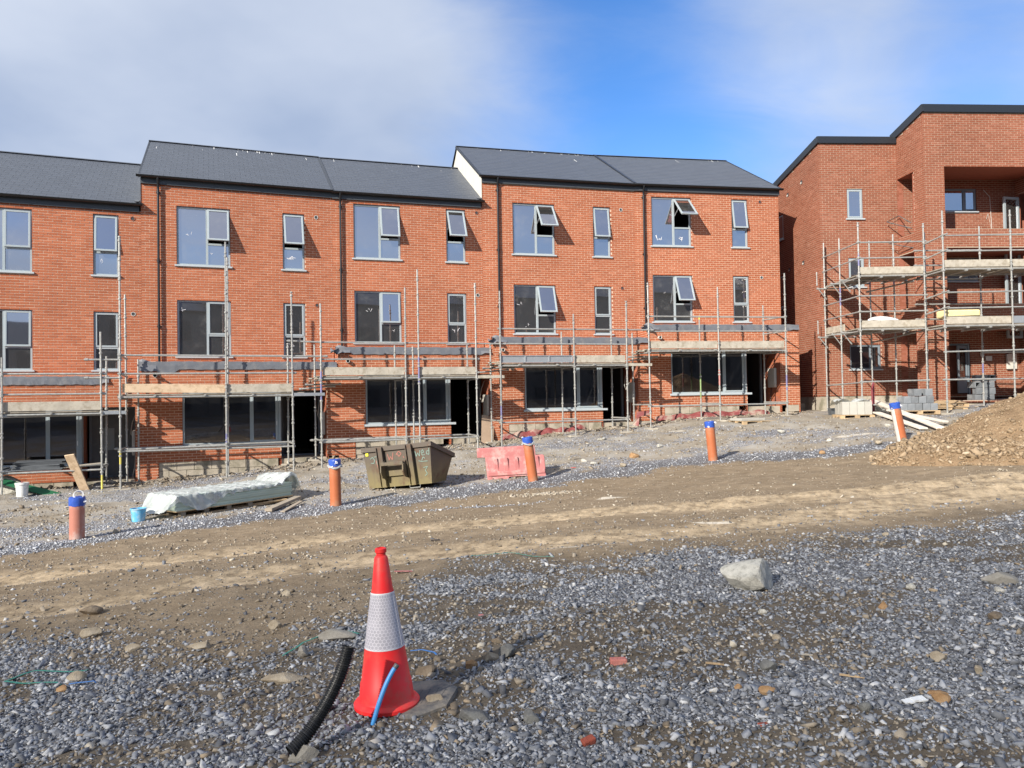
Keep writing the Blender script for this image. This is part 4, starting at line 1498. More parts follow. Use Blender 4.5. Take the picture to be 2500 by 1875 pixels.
for h_, mu in ((holes[0], None), (holes[1], None), (holes[2], 1.74)):
    window(B, h_[0], h_[1], h_[2] + .05, h_[3], yf=.03, split=mu, sash='side', fm='frame' if mu is None else 'frame2', glass='glass' if mu is None else 'glass_low')
for h_ in ((4.25, 5.80, 6.53, 7.35), (4.25, 5.80, 4.03, 4.86)):
    window(B, *h_, yf=.03, split=5.35, sash='side', fm='frame2')
for h_ in lh:
    window(B, h_[0], h_[1], h_[2] + .05, h_[3], yf=.03, sash='side', fm='frame', Mx=TLs)
dr = MB()
dr.box((4.58, .02, .0), (4.64, .1, 1.80))
dr.box((5.33, .02, .0), (5.39, .1, 1.80))
dr.box((4.64, .021, 1.74), (5.33, .099, 1.80))
dr.build('door_frame', M['frame2'], B)
lf = MB()
A = Matrix.Translation((5.33, .05, 0)) @ Matrix.Rotation(R(28), 4, 'Z')
lf.box((-.62, 0, .04), (-.52, .05, 1.72), 0, A)
lf.box((-.08, 0, .04), (0, .05, 1.72), 0, A)
lf.box((-.52, .001, .04), (-.08, .05, .60), 0, A)
lf.box((-.52, .001, 1.62), (-.08, .05, 1.72), 0, A)
dl = lf.build('door_leaf', M['frame2'], B)
g = MB()
g.add([A @ Vector(p) for p in ((-.52, .025, .60), (-.08, .025, .60), (-.08, .025, 1.62), (-.52, .025, 1.62))], [(0, 1, 2, 3)])
g.build('pane', M['glass_low'], dl, fix=False)
# balcony doors of the upper floors standing open at the right edge
for za in (4.58, 1.95):
    A = Matrix.Translation((right - .03, -.16, za)) @ Matrix.Rotation(R(192), 4, 'Z')
    f = MB()
    f.box((0, 0, 0), (.08, .06, 2.4), 0, A)
    f.box((.60, 0, 0), (.68, .06, 2.4), 0, A)
    f.box((.08, .001, 0), (.60, .06, .09), 0, A)
    f.box((.08, .001, 2.31), (.60, .06, 2.4), 0, A)
    fo = f.build('balcony_door', M['frame'], B)
    g = MB()
    g.add([A @ Vector(p) for p in ((.08, .03, .09), (.60, .03, .09), (.60, .03, 2.31), (.08, .03, 2.31))], [(0, 1, 2, 3)])
    g.build('pane', M['glass'], fo, fix=False)
MB().box((6.71, -.10, .86), (7.08, -.012, 1.42)).build('meter_box', M['meter'], B, bevel=.02)
MB().box((5.95, -.05, 1.17), (6.18, -.012, 1.34)).build('junction_box', M['pvc_grey'], B)
cb = MB()
for k in range(3):
    cb.tube([(5.80 + .05 * math.cos(a_) + .02 * k, -.05, 1.42 + .12 * math.sin(a_)) for a_ in np.linspace(0, 6.1, 12)], .008, 5)
cb.tube([(5.55 + 0.5, -.03, 7.3), (6.28, -.03, 7.05), (6.33, -.03, 5.75), (6.2, -.03, 6.45), (6.13, -.03, 6.25)], .009, 5)
cb.build('cable', M['cable'], B, smooth=True)
for (yy, zz) in ((1.30, 8.0), (2.5, 7.85), (1.30, 5.0), (2.5, 4.95)):
    MB().box((-.012, yy, zz - .11), (.02, yy + .14, zz + .02)).build('vent_hole', M['reveal'], B)
    MB().box((-.016, yy + .05, zz - .10), (.021, yy + .15, zz - .04)).build('broken_mortar', M['white_render'], B)
bk = MB()
bk.tube([(bs + .02, -.75, 5.95), (bs - .02, -.1, 6.35), (bs - .5, -.15, 6.12), (bs + .02, -.78, 5.75)], .018, 6)
bk.tube([(bs + .02, -.75, 5.35), (bs - .45, -.15, 5.35), (bs + .02, -.9, 5.05)], .018, 6)
bk.build('parapet_bracket', M['rubber'], B)
vt = MB()
vt.lathe([(.055, 0), (.055, .10), (.045, .10)], 14, 0, Matrix.Translation((.70, -.0, 2.02)) @ Matrix.Rotation(R(90), 4, 'X'))
vt.build('overflow_pipe', M['pvc_grey'], B, smooth=True)

# ------------------------------------------------------------------ scaffolding
TR_ = .0242


class Scaffold:
    def __init__(s, label, loc, rz, group='tube scaffolds along the buildings'):
        s.o = thing('scaffold', label, 'scaffold', loc, rz, group=group)
        s.F = Matrix.Translation(loc) @ Matrix.Rotation(rz, 4, 'Z')

    def ground(s, x, y):
        w_ = s.F @ Vector((x, y, 0))
        return float(gz(w_.x, w_.y)) - s.F.translation.z

    def standard(s, x, y, zt, zb=None, mat='galv', plate=True, lean=(0, 0), paint=None):
        if zb is None:
            zb = s.ground(x, y)
        m = MB()
        P = lambda z: Vector((x + lean[0] * (z - zb), y + lean[1] * (z - zb), z))
        m.tube([P(zb + .02), P(zt)], TR_, 8)
        z = zb + .42 + random.uniform(-.1, .1)
        while z < zt - .05:
            m.tube([P(z - .03), P(z - .022), P(z + .018), P(z + .03)], [.026, .040, .042, .027], 8)
            if random.random() < .75:
                m.tube([P(z + .075), P(z + .085), P(z + .105), P(z + .115)], [.026, .036, .036, .026], 8)
            z += .5
        m.tube([P(zt - .9), P(zt - .8)], .031, 8)
        mats = [M[mat]]
        if paint:
            mats.append(M['galv_' + paint[0]])
            m.tube([P(paint[1]), P(paint[2])], TR_ + .0015, 8, 1)
        m.build('standard', mats, s.o, smooth=True)
        if plate:
            b = MB()
            b.box((x - .075, y - .075, zb - .004), (x + .075, y + .075, zb + .006))
            b.tube([(x, y, zb + .006), (x, y, zb + .22)], .018, 6)
            b.build('base_plate', M['galv'], s.o)
            b = MB()
            b.cbox((x, y, zb + .0), (random.uniform(.32, .5), .22, .045), 0, (0, random.uniform(-.04, .04), random.uniform(-.3, .3)))
            b.build('sole_board', M['board'], s.o)

    def rail(s, p, q, name='guardrail', mat='galv', ext=.06, r=TR_):
        p, q = Vector(p), Vector(q)
        d = (q - p).normalized()
        m = MB()
        m.tube([p - d * ext, q + d * ext], r, 8)
        for e in (p, q):
            m.tube([e - d * .035, e + d * .035], r * 1.45, 8)
        m.build(name, M[mat], s.o, smooth=True)

    def board(s, p, q, wd, ht, name='board', mat='board', up=(0, 0, 1)):
        m = MB()
        m.beam(p, q, wd, ht, up=up)
        return m.build(name, M[mat], s.o, bevel=.004)


YO, YI = -2.60, -1.50
OUT = [[(1.86, 3.20, None), (4.0, 3.86, ('yellow', -.1, .25))],
       [(-.31, 5.92, ('yellow', .1, .5)), (2.22, 5.92, ('blue', .5, .8)), (3.94, 4.59, None)],
       [(-.57, 3.90, ('blue', 1.2, 2.0)), (1.80, 4.41, None), (2.2, 4.95, ('blue', 1.6, 2.4)), (3.92, 4.59, None)],
       [(-.08, 4.05, ('blue', .2, .6)), (2.26, 3.39, None), (3.98, 3.76, None)],
       [(-.52, 3.91, None), (1.83, 3.85, ('red', .7, 1.2)), (4.17, 4.33, ('blue', .5, 1.0))]]
INN = [[(4.0, 3.31, None)],
       [(-.26, 4.57, None), (.02, 2.83, None), (2.28, 5.7, None), (3.9, 3.31, None)],
       [(-.67, 2.83, None), (1.68, 2.82, None), (2.22, 2.78, None), (3.93, 2.83, None)],
       [(-.13, 2.48, None), (2.21, 2.93, None), (3.91, 2.90, None)],
       [(-.68, 2.47, None), (1.67, 2.92, ('green', .3, 1.1)), (3.99, 3.42, None)]]
RAILS = [(2.80, 2.30, .39), (2.88, 2.40, .42), (2.82, 2.34, .02), (2.92, 2.47, .10), (2.91, 2.43, .06)]
SLAB = ['scaffold bay at the left edge with dark sheets lying on its lower rails',
        'scaffold with the tallest poles and a fresh timber toe board, left of the skip',
        'scaffold with two close pairs of poles standing behind the olive skip',
        'scaffold with a grey metal toe panel behind the pink barrier',
        'scaffold in front of the right end house, with the yellow-topped pole']
DZ = 1.86
for i in range(5):
    Fm, zf = HF[i]
    S = Scaffold(SLAB[i], Fm.translation, ANG[i])
    xo = [p[0] for p in OUT[i]]
    for (x, zt, pt) in OUT[i]:
        S.standard(x, YO, zt, paint=pt, lean=(random.uniform(-.004, .004), random.uniform(-.003, .003)))
    for (x, zt, pt) in INN[i]:
        S.standard(x, YI, zt, paint=pt, lean=(random.uniform(-.006, .006), 0))
    x0 = xo[0] if i else -1.0
    x1 = xo[-1]
    for k, z in enumerate(RAILS[i][:2]):
        xe = x1 + (.9 if i in (1, 2, 3) and k == 0 else .05)
        S.rail((x0, YO + .05, z), (xe if i < 4 else x1, YO + .05, z + random.uniform(-.02, .02)))
    S.rail((x0, YO + .04, DZ - .06), (x1, YO + .04, DZ - .06), 'ledger')
    S.rail((x0, YI - .04, DZ - .06), (x1, YI - .04, DZ - .06), 'ledger')
    S.rail((x0, YO + .05, RAILS[i][2]), (x1, YO + .05, RAILS[i][2] + random.uniform(-.03, .03)), 'ledger')
    if i in (1, 2):
        S.rail((x0 - .2, YI, RAILS[i][2] + .02), (x1, YI, RAILS[i][2] + .05), 'ledger')
        S.rail((x0 + .1, (YO + YI) / 2, RAILS[i][2] + .02), (xo[1], (YO + YI) / 2, RAILS[i][2] + .04), 'ledger')
    # transoms
    ins = [p[0] for p in INN[i]]
    for x in xo:
        xi = min(ins, key=lambda v: abs(v - x))
        for z in (DZ - .10, RAILS[i][2] + .05):
            S.rail((x, YO, z), (xi, YI, z), 'transom', ext=.05)
    for x in np.arange(max(x0, 0) + .5, x1 - .2, 1.2):
        S.rail((x, YO, DZ - .035), (x, YI, DZ - .035), 'transom', ext=.10)
    # decking boards side by side
    bays = [(x0 + .02, x1 - .03)] if i != 2 else [(xo[0] + .02, xo[1] - .03), (xo[2] + .02, xo[3] - .02)]
    if i == 2:
        bays = [(xo[0] + .02, x1 - .03)]
    for (a, b) in bays:
        for k in range(5):
            yy = YO + .17 + .232 * k
            S.board((a + random.uniform(-.16, -.02), yy, DZ + .0), (b + (random.uniform(.22, .52) if i < 4 and k != 2 else .05), yy, DZ + .0 + random.uniform(-.004, .004)), .222, .036, 'deck_board', 'deck')
    # toe boards
    tz = DZ + .145
    if i == 0:
        S.board((x0, YO + .055, tz), (x1 - .03, YO + .055, tz), .036, .225, 'toe_board', 'board')
    elif i == 1:
        S.board((x0 + .05, YO + .055, tz + .03), (xo[1] - .03, YO + .055, tz - .01), .036, .225, 'toe_board', 'board_new')
        S.board((xo[1] + .03, YO + .055, tz - .005), (x1 - .03, YO + .055, tz), .036, .225, 'toe_board', 'board')
    elif i == 2:
        S.board((x0 + .05, YO + .055, tz), (xo[1] - .03, YO + .055, tz), .036, .225, 'toe_board', 'board')
        S.board((xo[2] + .03, YO + .055, tz), (x1 - .03, YO + .055, tz), .036, .225, 'toe_board', 'board')
    elif i == 3:
        pn = MB()
        a, b = xo[0] + .03, xo[1] - .06
        pn.box((a, YO + .035, tz - .10), (b, YO + .05, tz + .10))
        pn.box((a, YO + .015, tz + .085), (b, YO + .034, tz + .11))
        pn.box((a, YO + .015, tz - .11), (b, YO + .034, tz - .085))
        for t_ in np.linspace(a, b, 4):
            pn.box((t_ - .02, YO + .012, tz - .085), (t_ + .02, YO + .034, tz + .085))
        pn.build('toe_panel', M['alu'], S.o)
        S.board((xo[1] + .03, YO + .055, tz), (x1 - .03, YO + .055, tz), .036, .225, 'toe_board', 'board')
    else:
        S.board((xo[0] + .02, YO + .055, tz), (xo[1] - .03, YO + .055, tz), .036, .225, 'toe_board', 'board')
        S.board((xo[1] + .03, YO + .055, tz - .01), (x1 - .03, YO + .055, tz), .036, .225, 'toe_board', 'board')
    # step board across to the next scaffold
    if i < 4:
        S.board((x1 + .02, YO + .03, DZ - .045), (x1 + (.55 if i == 0 else .86), YO + .03, DZ - .045), .06, .085, 'bridging_board', 'alu' if i in (0, 1) else 'board')
    if i in (1, 2, 3):
        # short boards and tube ends pushed through the lift at the step
        S.rail((x1 + .45, YI - .25, DZ + .24), (x1 + 1.4, YI - .3, DZ + .25), 'loose_tube', ext=0)
        S.rail((x1 + .3, YI - .1, DZ + .12), (x1 + 1.25, YI - .2, DZ + .2), 'loose_tube', ext=0)
        S.board((x1 + .55, YI - .4, DZ + .34), (x1 + 1.0, YI - .2, DZ + .36), .2, .03, 'board_offcut', 'old_timber')
        S.board((x1 + .5, YO + .5, DZ + .40), (x1 + 1.05, YO + .3, DZ + .42), .2, .03, 'board_offcut', 'board')
    if i == 4:
        S.rail((x1, YO, RAILS[i][0]), (3.99, YI, RAILS[i][0]), 'guardrail')
        S.rail((x1, YO, RAILS[i][1]), (3.99, YI, RAILS[i][1]), 'guardrail')
        yt = MB().tube([(1.67, YI, 2.55), (1.67, YI, 3.05)], .022, 8)
        yt.build('yellow_tube', M['galv_yellow'], S.o, smooth=True)
    if i == 1:
        S.rail((x0, YO, RAILS[i][0]), (-.26, YI, RAILS[i][0] - .04), 'guardrail')
        S.rail((x0, YO, RAILS[i][1]), (-.26, YI, RAILS[i][1] - .04), 'guardrail')
        S.rail((x0 - .75, YO + .02, RAILS[i][0] - .12), (x0, YO + .02, RAILS[i][0] - .12), 'guardrail')
        S.rail((x0 - .75, YO + .02, RAILS[i][1] - .10), (x0, YO + .02, RAILS[i][1] - .10), 'guardrail')
    if i == 2:
        S.rail((x0 - .85, YO + .06, RAILS[i][0] + .03), (x0, YO + .06, RAILS[i][0]), 'guardrail')

# scaffold of the apartment block: a wing at the left, then the run before the balconies
Sb = Scaffold('two storey scaffold wrapped round the left corner of the apartment block', (11.05, 24.3, .85), 0, None)
gzb = -.02


def lifts(S, p, q, z, n=5, toe=True, inward=1, wd=1.1, toe_mat='board'):
    """deck of boards from p to q (outer line), decks extend inwards"""
    d = (Vector(q) - Vector(p)).normalized()
    nrm = Vector((-d.y, d.x, 0)) * inward
    for k in range(n):
        o = nrm * (.16 + .232 * k)
        a = Vector(p) + o
        b = Vector(q) + o
        S.board((a.x, a.y, z), (b.x, b.y, z), .222, .036, 'deck_board', 'deck')
    for off in (0.04, n * .232 + .06):
        a = Vector(p) + nrm * off
        b = Vector(q) + nrm * off
        S.rail((a.x, a.y, z - .045), (b.x, b.y, z - .045), 'ledger')
    if toe:
        a = Vector(p) + nrm * .045
        b = Vector(q) + nrm * .045
        S.board((a.x, a.y, z + .13), (b.x, b.y, z + .13), .036, .22, 'toe_board', toe_mat)


# local coordinates: x right from X=11.05, y away from Y=24.3, z from .85
LX = 2.10
for (x, y, zt, pt) in [(0, 0, 6.05, ('blue', 4.7, 5.1)), (-.03, 1.35, 5.85, ('blue', 3.6, 4.2)), (-.06, 2.55, 5.95, None), (LX - .03, 0, 6.0, None), (LX + .06, .12, 5.75, None)]:
    Sb.standard(x, y, zt, paint=pt)
for (x, y, zt) in [(.95, 1.3, 5.75), (1.75, 1.3, 5.95)]:
    Sb.standard(x, y, zt, paint=('blue', 4.2, 4.6))
for z in (2.72, 4.42):
    lifts(Sb, (0, 0, 0), (LX, 0, 0), z, 5, toe=True)
    lifts(Sb, (-.06, 2.55, 0), (-.02, 1.2, 0), z, 3, toe=(z < 4), inward=1)
    for dz_ in (.52, 1.02):
        Sb.rail((0, 0, z + dz_), (LX, 0, z + dz_))
        Sb.rail((-.06, 2.55, z + dz_), (0, 0, z + dz_), ext=.12)
    for x in (0, .7, 1.4, LX):
        Sb.rail((x, 0, z - .09), (x, 1.4, z - .09), 'transom')
    for y in (.6, 1.35, 2.5):
        Sb.rail((-.30, y, z - .09), (.9, y, z - .09), 'transom')
        Sb.rail((-.30, y, z - .09), (-.05, y, z - .42), 'brace', r=.018)
    Sb.rail((-.32, 2.55, z + .08), (-.32, 2.55, z + .45), 'brace', r=.018)
Sb.rail((-.06, 2.5, .95), (0, 0, 1.00), 'ledger')
Sb.rail((0, 0, 1.02), (LX, 0, 1.04), 'ledger')
Sb.rail((.4, 1.3, .32), (LX + .1, 1.3, .30), 'ledger')
Sb.rail((1.0, 1.35, 2.35), (LX + .1, 1.0, 2.62), 'brace')
Sb.rail((.9, 1.35, 4.05), (LX + .1, 1.0, 4.32), 'brace')
Sr = Scaffold('scaffold run standing before the balconies at the right edge', (13.22, 23.4, .9), BA * .3, None)
for (x, y, zt, pt) in [(0, 0, 6.15, None), (2.10, 0, 6.15, None), (4.4, 0, 6.1, None), (2.0, 1.35, 5.95, ('blue', 1.2, 1.5)), (4.3, 1.35, 5.9, None)]:
    Sr.standard(x, y, zt, paint=pt)
for z, tm in ((2.66, 'board'), (4.40, 'board')):
    lifts(Sr, (0.03, 0, 0), (2.08, 0, 0), z, 5, toe=True)
    lifts(Sr, (2.12, 0, 0), (4.4, 0, 0), z, 5, toe=True, toe_mat='board' if z > 3 else 'alu')
    for dz_ in (.52, 1.0):
        Sr.rail((0, 0, z + dz_ - .02), (4.4, 0, z + dz_))
        Sr.rail((-.1, .62, z + dz_ - .10), (0, 0, z + dz_ - .02), ext=.2)
    Sr.rail((-.1, 1.35, z + .78), (2.0, 1.35, z + .78))
    Sr.rail((-.1, 1.35, z + .30), (2.0, 1.35, z + .30))
    for x in (0, .7, 1.4, 2.1, 3.2, 4.4):
        Sr.rail((x, 0, z - .09), (x, 1.4, z - .09), 'transom')
Sr.rail((-.05, 1.35, 4.25), (2.0, 1.35, 4.25), 'ledger')
Sr.rail((0, 0, 1.83), (4.4, 0, 1.88), 'ledger')
Sr.rail((2.0, 1.35, 1.86), (4.3, 1.35, 1.86), 'ledger')
Sr.rail((-.05, 0, .98), (2.1, 0, .98), 'ledger')
Sr.rail((2.0, 1.35, 1.0), (4.3, 1.35, 1.0), 'ledger')

# ------------------------------------------------------------------ the terrace behind the camera (it shows in the window panes)
OPP = thing('house_row', 'long row of grey houses behind the viewer, seen only reflected in the window panes', 'house', (0, -16, .1), 0)
for k in range(-5, 10):
    x0, x1 = k * 6.0, k * 6.0 + 6.0
    rg = 11.0 + .10 * (x0 + 3)
    ob = MB()
    ob.box((x0, -8.6, -4), (x1 - .02, 0, rg - 2.4))
    ob.add([(x0, .3, rg - 2.5), (x1 - .02, .3, rg - 2.5), (x1 - .02, -4.3, rg), (x0, -4.3, rg), (x1 - .02, -8.9, rg - 2.5), (x0, -8.9, rg - 2.5)], [(0, 1, 2, 3), (3, 2, 4, 5), (0, 3, 5), (1, 4, 2), (0, 5, 4, 1)], 1)
    ob.build('house_shell', [M['grey_render'], M['slate']], OPP)
    for zz in (1.0, 3.8, 6.5):
        MB().box((x0 + 1, -.02, zz), (x0 + 2.6, .05, zz + 1.5)).build('window', M['reveal'], OPP)
        MB().box((x0 + 3.9, -.02, zz), (x0 + 4.6, .05, zz + 1.5)).build('window', M['reveal'], OPP)

# ------------------------------------------------------------------ unseen cloud added up towards the sun to lay soft shade across the gravel
bm = bmesh.new()
bmesh.ops.create_icosphere(bm, subdivisions=4, radius=1)
for v in bm.verts:
    q = v.co
    n = math.sin(q.x * 17 + 1) * math.cos(q.y * 4.1 + q.x * 9) * .10 + math.sin(q.x * 41 + q.z * 5) * .05
    v.co = Vector((q.x * 60, q.y * 9.2, q.z * 5)) * (1 + n)
me = bpy.data.meshes.new('shade_cloud')
bm.to_mesh(me)
bm.free()
m, t, o = new_mat('shade_cloud_vapour')
vs_ = t.node('ShaderNodeVolumeScatter', {'Color': (.97, .97, .97, 1), 'Density': .056, 'Anisotropy': .6})
t.l.new(vs_.outputs[0], o.inputs['Volume'])
me.materials.append(m)
cl_o = link('shade_cloud', me)
cl_o.location = Vector((1.0, -1.9, 0)) + SUN * 220
cl_o.rotation_euler = (0, 0, R(13))
tag(cl_o, 'unseen vapour volume added towards the sun to shade the foreground', kind='structure')

# ------------------------------------------------------------------ things on the site
def lumpy(name, size, mat, seed, sub=3, rough=.22, flat=(1, 1, 1), facet=.0):
    """irregular stone: subdivided sphere cut by random planes and roughened"""
    bm = bmesh.new()
    bmesh.ops.create_icosphere(bm, subdivisions=sub, radius=1)
    rs = np.random.default_rng(seed)
    dirs = rs.normal(0, 1, (11, 3))
    dirs /= np.linalg.norm(dirs, axis=1)[:, None]
    offs = rs.uniform(.50, .88, 11)
    for v in bm.verts:
        p = np.array(v.co)
        for d, o in zip(dirs, offs):
            k = p @ d
            if k > o:
                p = p - d * (k - o) * .94
        q = p * 2.2 + seed
        n = math.sin(q[0] * 3.1 + q[1] * 2.3) * math.cos(q[2] * 2.7 + q[0]) * .5 + rs.uniform(-.5, .5) * .35
        p = p * (1 + rough * .22 * n)
        v.co = Vector(p * np.array(size) * .5 * 1.25)
    me = bpy.data.meshes.new(name)
    bm.to_mesh(me)
    bm.free()
    me.materials.append(mat)
    return me


def stone(px, py, wpx, hpx, mat, label, seed, cat='stone', name='stone', ratio=.8, rz=None, up=.35, group=None, rot=None):
    p = gp(px, py)
    k = p.y / FPX
    wd, ht = wpx * k, max(hpx * k, .012)
    me = lumpy(name, (wd, wd * ratio, ht * 1.15), M[mat], seed, sub=3 if wpx > 30 else 2)
    o = link(name, me)
    o.location = snap(p, ht * up)
    o.rotation_euler = rot or (random.uniform(-.15, .15), random.uniform(-.15, .15), random.uniform(-.4, .4) if rz is None else rz)
    return tag(o, label, cat, group)


# ---- foreground: cone, its base, duct, blue pipe
pc = gp(930, 1722)
cone_p = Vector((-.625, 3.72, 0))
cone_p = snap(cone_p, .006)
k = cone_p.y / FPX
cone = thing('traffic_cone', 'red and white traffic cone standing on the gravel in the foreground', 'traffic cone', cone_p, 0)
cone.rotation_euler = (0, R(-1.6), 0)
Hc = .755
prof = [(.152, 0.0), (.155, .012), (.152, .030), (.135, .036), (.128, .048), (.122, .085), (.112, .17), (.108, .185), (.0905, .285), (.0815, .2855)]
prof2 = []
cbm = MB()
lo = [(.150, .0), (.156, .006), (.157, .022), (.148, .033), (.134, .038), (.1285, .05), (.1215, .12), (.117, .125), (.0935, .292)]
cbm.lathe(lo, 40)
hi = [(.0555, .536), (.0500, .56), (.0325, .704), (.0275, .712), (.0225, .717), (.0225, .727), (.0275, .731), (.0275, .748), (.022, .752), (.018, .752), (.018, .66)]
cbm.lathe(hi, 40)
cbm.lathe([(.0925, .285), (.0535, .545)], 40)
cbm.build('cone_body', M['red_plastic'], cone, smooth=True, fix=False)
sl = MB()
n = 40
prs = [(.0952, .286), (.0562, .541)]
vs, fs = [], []
for r_, z in prs:
    for k_ in range(n + 1):
        a = 2 * math.pi * k_ / n
        vs.append((r_ * math.cos(a), r_ * math.sin(a), z))
fs = [(k_, k_ + 1, n + 2 + k_, n + 1 + k_) for k_ in range(n)]
sl.add(vs, fs)
so2 = sl.build('reflective_sleeve', M['sleeve'], cone, smooth=True, fix=False)
uvl = so2.data.uv_layers.new(name='UVMap')
for poly in so2.data.polygons:
    for li in poly.loop_indices:
        vi = so2.data.loops[li].vertex_index
        kk, row = vi % (n + 1), vi // (n + 1)
        uvl.data[li].uv = (kk / n * 2 * math.pi * .076, prs[row][1])
rim = MB()
rim.lathe([(.0958, .284), (.0965, .286), (.0955, .290)], 40)
rim.lathe([(.0570, .537), (.0575, .541), (.056, .544)], 40)
rim.beam((.0885, -.035, .29), (.0515, -.022, .54), .0025, .002, up=(1, 0, 0))
rim.build('sleeve_edge', M['tape_white'], cone, smooth=True)
bp = snap(Vector((-.565, 3.78, 0)))
base = MB()
oct_ = [(-.20, -.09), (-.10, -.18), (.10, -.19), (.215, -.09), (.215, .10), (.12, .20), (-.12, .20), (-.21, .10)]
oct_ = [(x * 1.12, y * 1.15) for x, y in oct_]
vs = [(x, y, -.02) for x, y in oct_] + [(x, y, .050) for x, y in oct_] + [(x * .9, y * .9, .060) for x, y in oct_]
fs = [tuple(reversed(range(8))), tuple(range(16, 24))] + [(i_, (i_ + 1) % 8, 8 + (i_ + 1) % 8, 8 + i_) for i_ in range(8)] + [(8 + i_, 8 + (i_ + 1) % 8, 16 + (i_ + 1) % 8, 16 + i_) for i_ in range(8)]
base.add(vs, fs)
for kx in (.06, .10, .14, .18):
    base.box((kx, -.09, .055), (kx + .012, .09, .062))
bo = base.build('cone_base', M['rubber'])
bo.location = bp + Vector((.02, .0, -.047))
bo.rotation_euler = (R(1.5), R(-7), R(-10))
tag(bo, 'black octagonal rubber cone base lying half buried behind the traffic cone', 'cone base')

# corrugated duct
D0 = snap(gp(735, 1812))
pts_px = [(716, 1830, 3.22), (731, 1815, 3.24), (757, 1783, 3.28), (786, 1738, 3.32), (815, 1685, 3.36), (837, 1632, 3.39), (851, 1579, 3.41)]
ctr = [at(*p) for p in pts_px]
cc = []
for a_, b_ in zip(ctr[:-1], ctr[1:]):
    for t_ in np.linspace(0, 1, 8, endpoint=False):
        cc.append(a_.lerp(b_, t_))
cc.append(ctr[-1])
sm = [cc[0]]
for j in range(1, len(cc) - 1):
    sm.append((cc[max(j - 4, 0)] + cc[j] + cc[min(j + 4, len(cc) - 1)]) / 3)
sm.append(cc[-1])
sm = [sm[0] + (sm[0] - sm[4]).normalized() * .015] + sm
# resample evenly and give it ribs
acc = [0]
for a_, b_ in zip(sm[:-1], sm[1:]):
    acc.append(acc[-1] + (b_ - a_).length)
L = acc[-1]
nr = int(L / .0024)
path, rad = [], []
for j in range(nr + 1):
    d_ = L * j / nr
    q_ = next((m_ for m_ in range(1, len(acc)) if acc[m_] >= d_ - 1e-9), len(acc) - 1)
    t_ = (d_ - acc[q_ - 1]) / max(acc[q_] - acc[q_ - 1], 1e-9)
    path.append(sm[q_ - 1].lerp(sm[q_], t_))
    ph = (d_ / .0105) % 1
    rad.append(.0255 + .0050 * (1 if ph < .55 else 0))
dm = MB()
dm.tube(path, rad, 20, 0, cap=False)
e = (path[-1] - path[-2]).normalized()
dm.tube([path[-1] - e * .09, path[-1]], .021, 20, 0, cap=False)
org = Vector(path[0])
dm.v = [tuple(Vector(v_) - org) for v_ in dm.v]
do = dm.build('corrugated_duct', M['black_duct'], smooth=False, fix=False)
do.location = org
tag(do, 'black corrugated cable duct sticking up out of the gravel left of the cone', 'cable duct')

bpts = [at(*p) for p in [(908, 1775, 3.50), (917, 1745, 3.51), (927, 1712, 3.52), (942, 1672, 3.54), (958, 1640, 3.56), (970, 1622, 3.57)]]
org = bpts[0]
bm_ = MB()
fine = []
for j in range(len(bpts) - 1):
    for t_ in np.linspace(0, 1, 5, endpoint=False):
        p0, p1, p2, p3 = bpts[max(j - 1, 0)], bpts[j], bpts[j + 1], bpts[min(j + 2, len(bpts) - 1)]
        fine.append(.5 * ((2 * p1) + (-p0 + p2) * t_ + (2 * p0 - 5 * p1 + 4 * p2 - p3) * t_ ** 2 + (-p0 + 3 * p1 - 3 * p2 + p3) * t_ ** 3))
fine.append(bpts[-1])
bw_ = thing('water_pipe', 'thin blue water pipe with a taped end rising in front of the cone', 'water pipe', org)
bm_.tube([p - org for p in fine[:-2]], .0108, 12)
bm_.build('pipe_body', M['blue_pipe'], bw_, smooth=True)
tb = MB()
tb.tube([p - org for p in fine[-4:]], [.0112, .0125, .0128, .0115], 12)
tb.build('taped_end', M['duct_tape'], bw_, smooth=True)

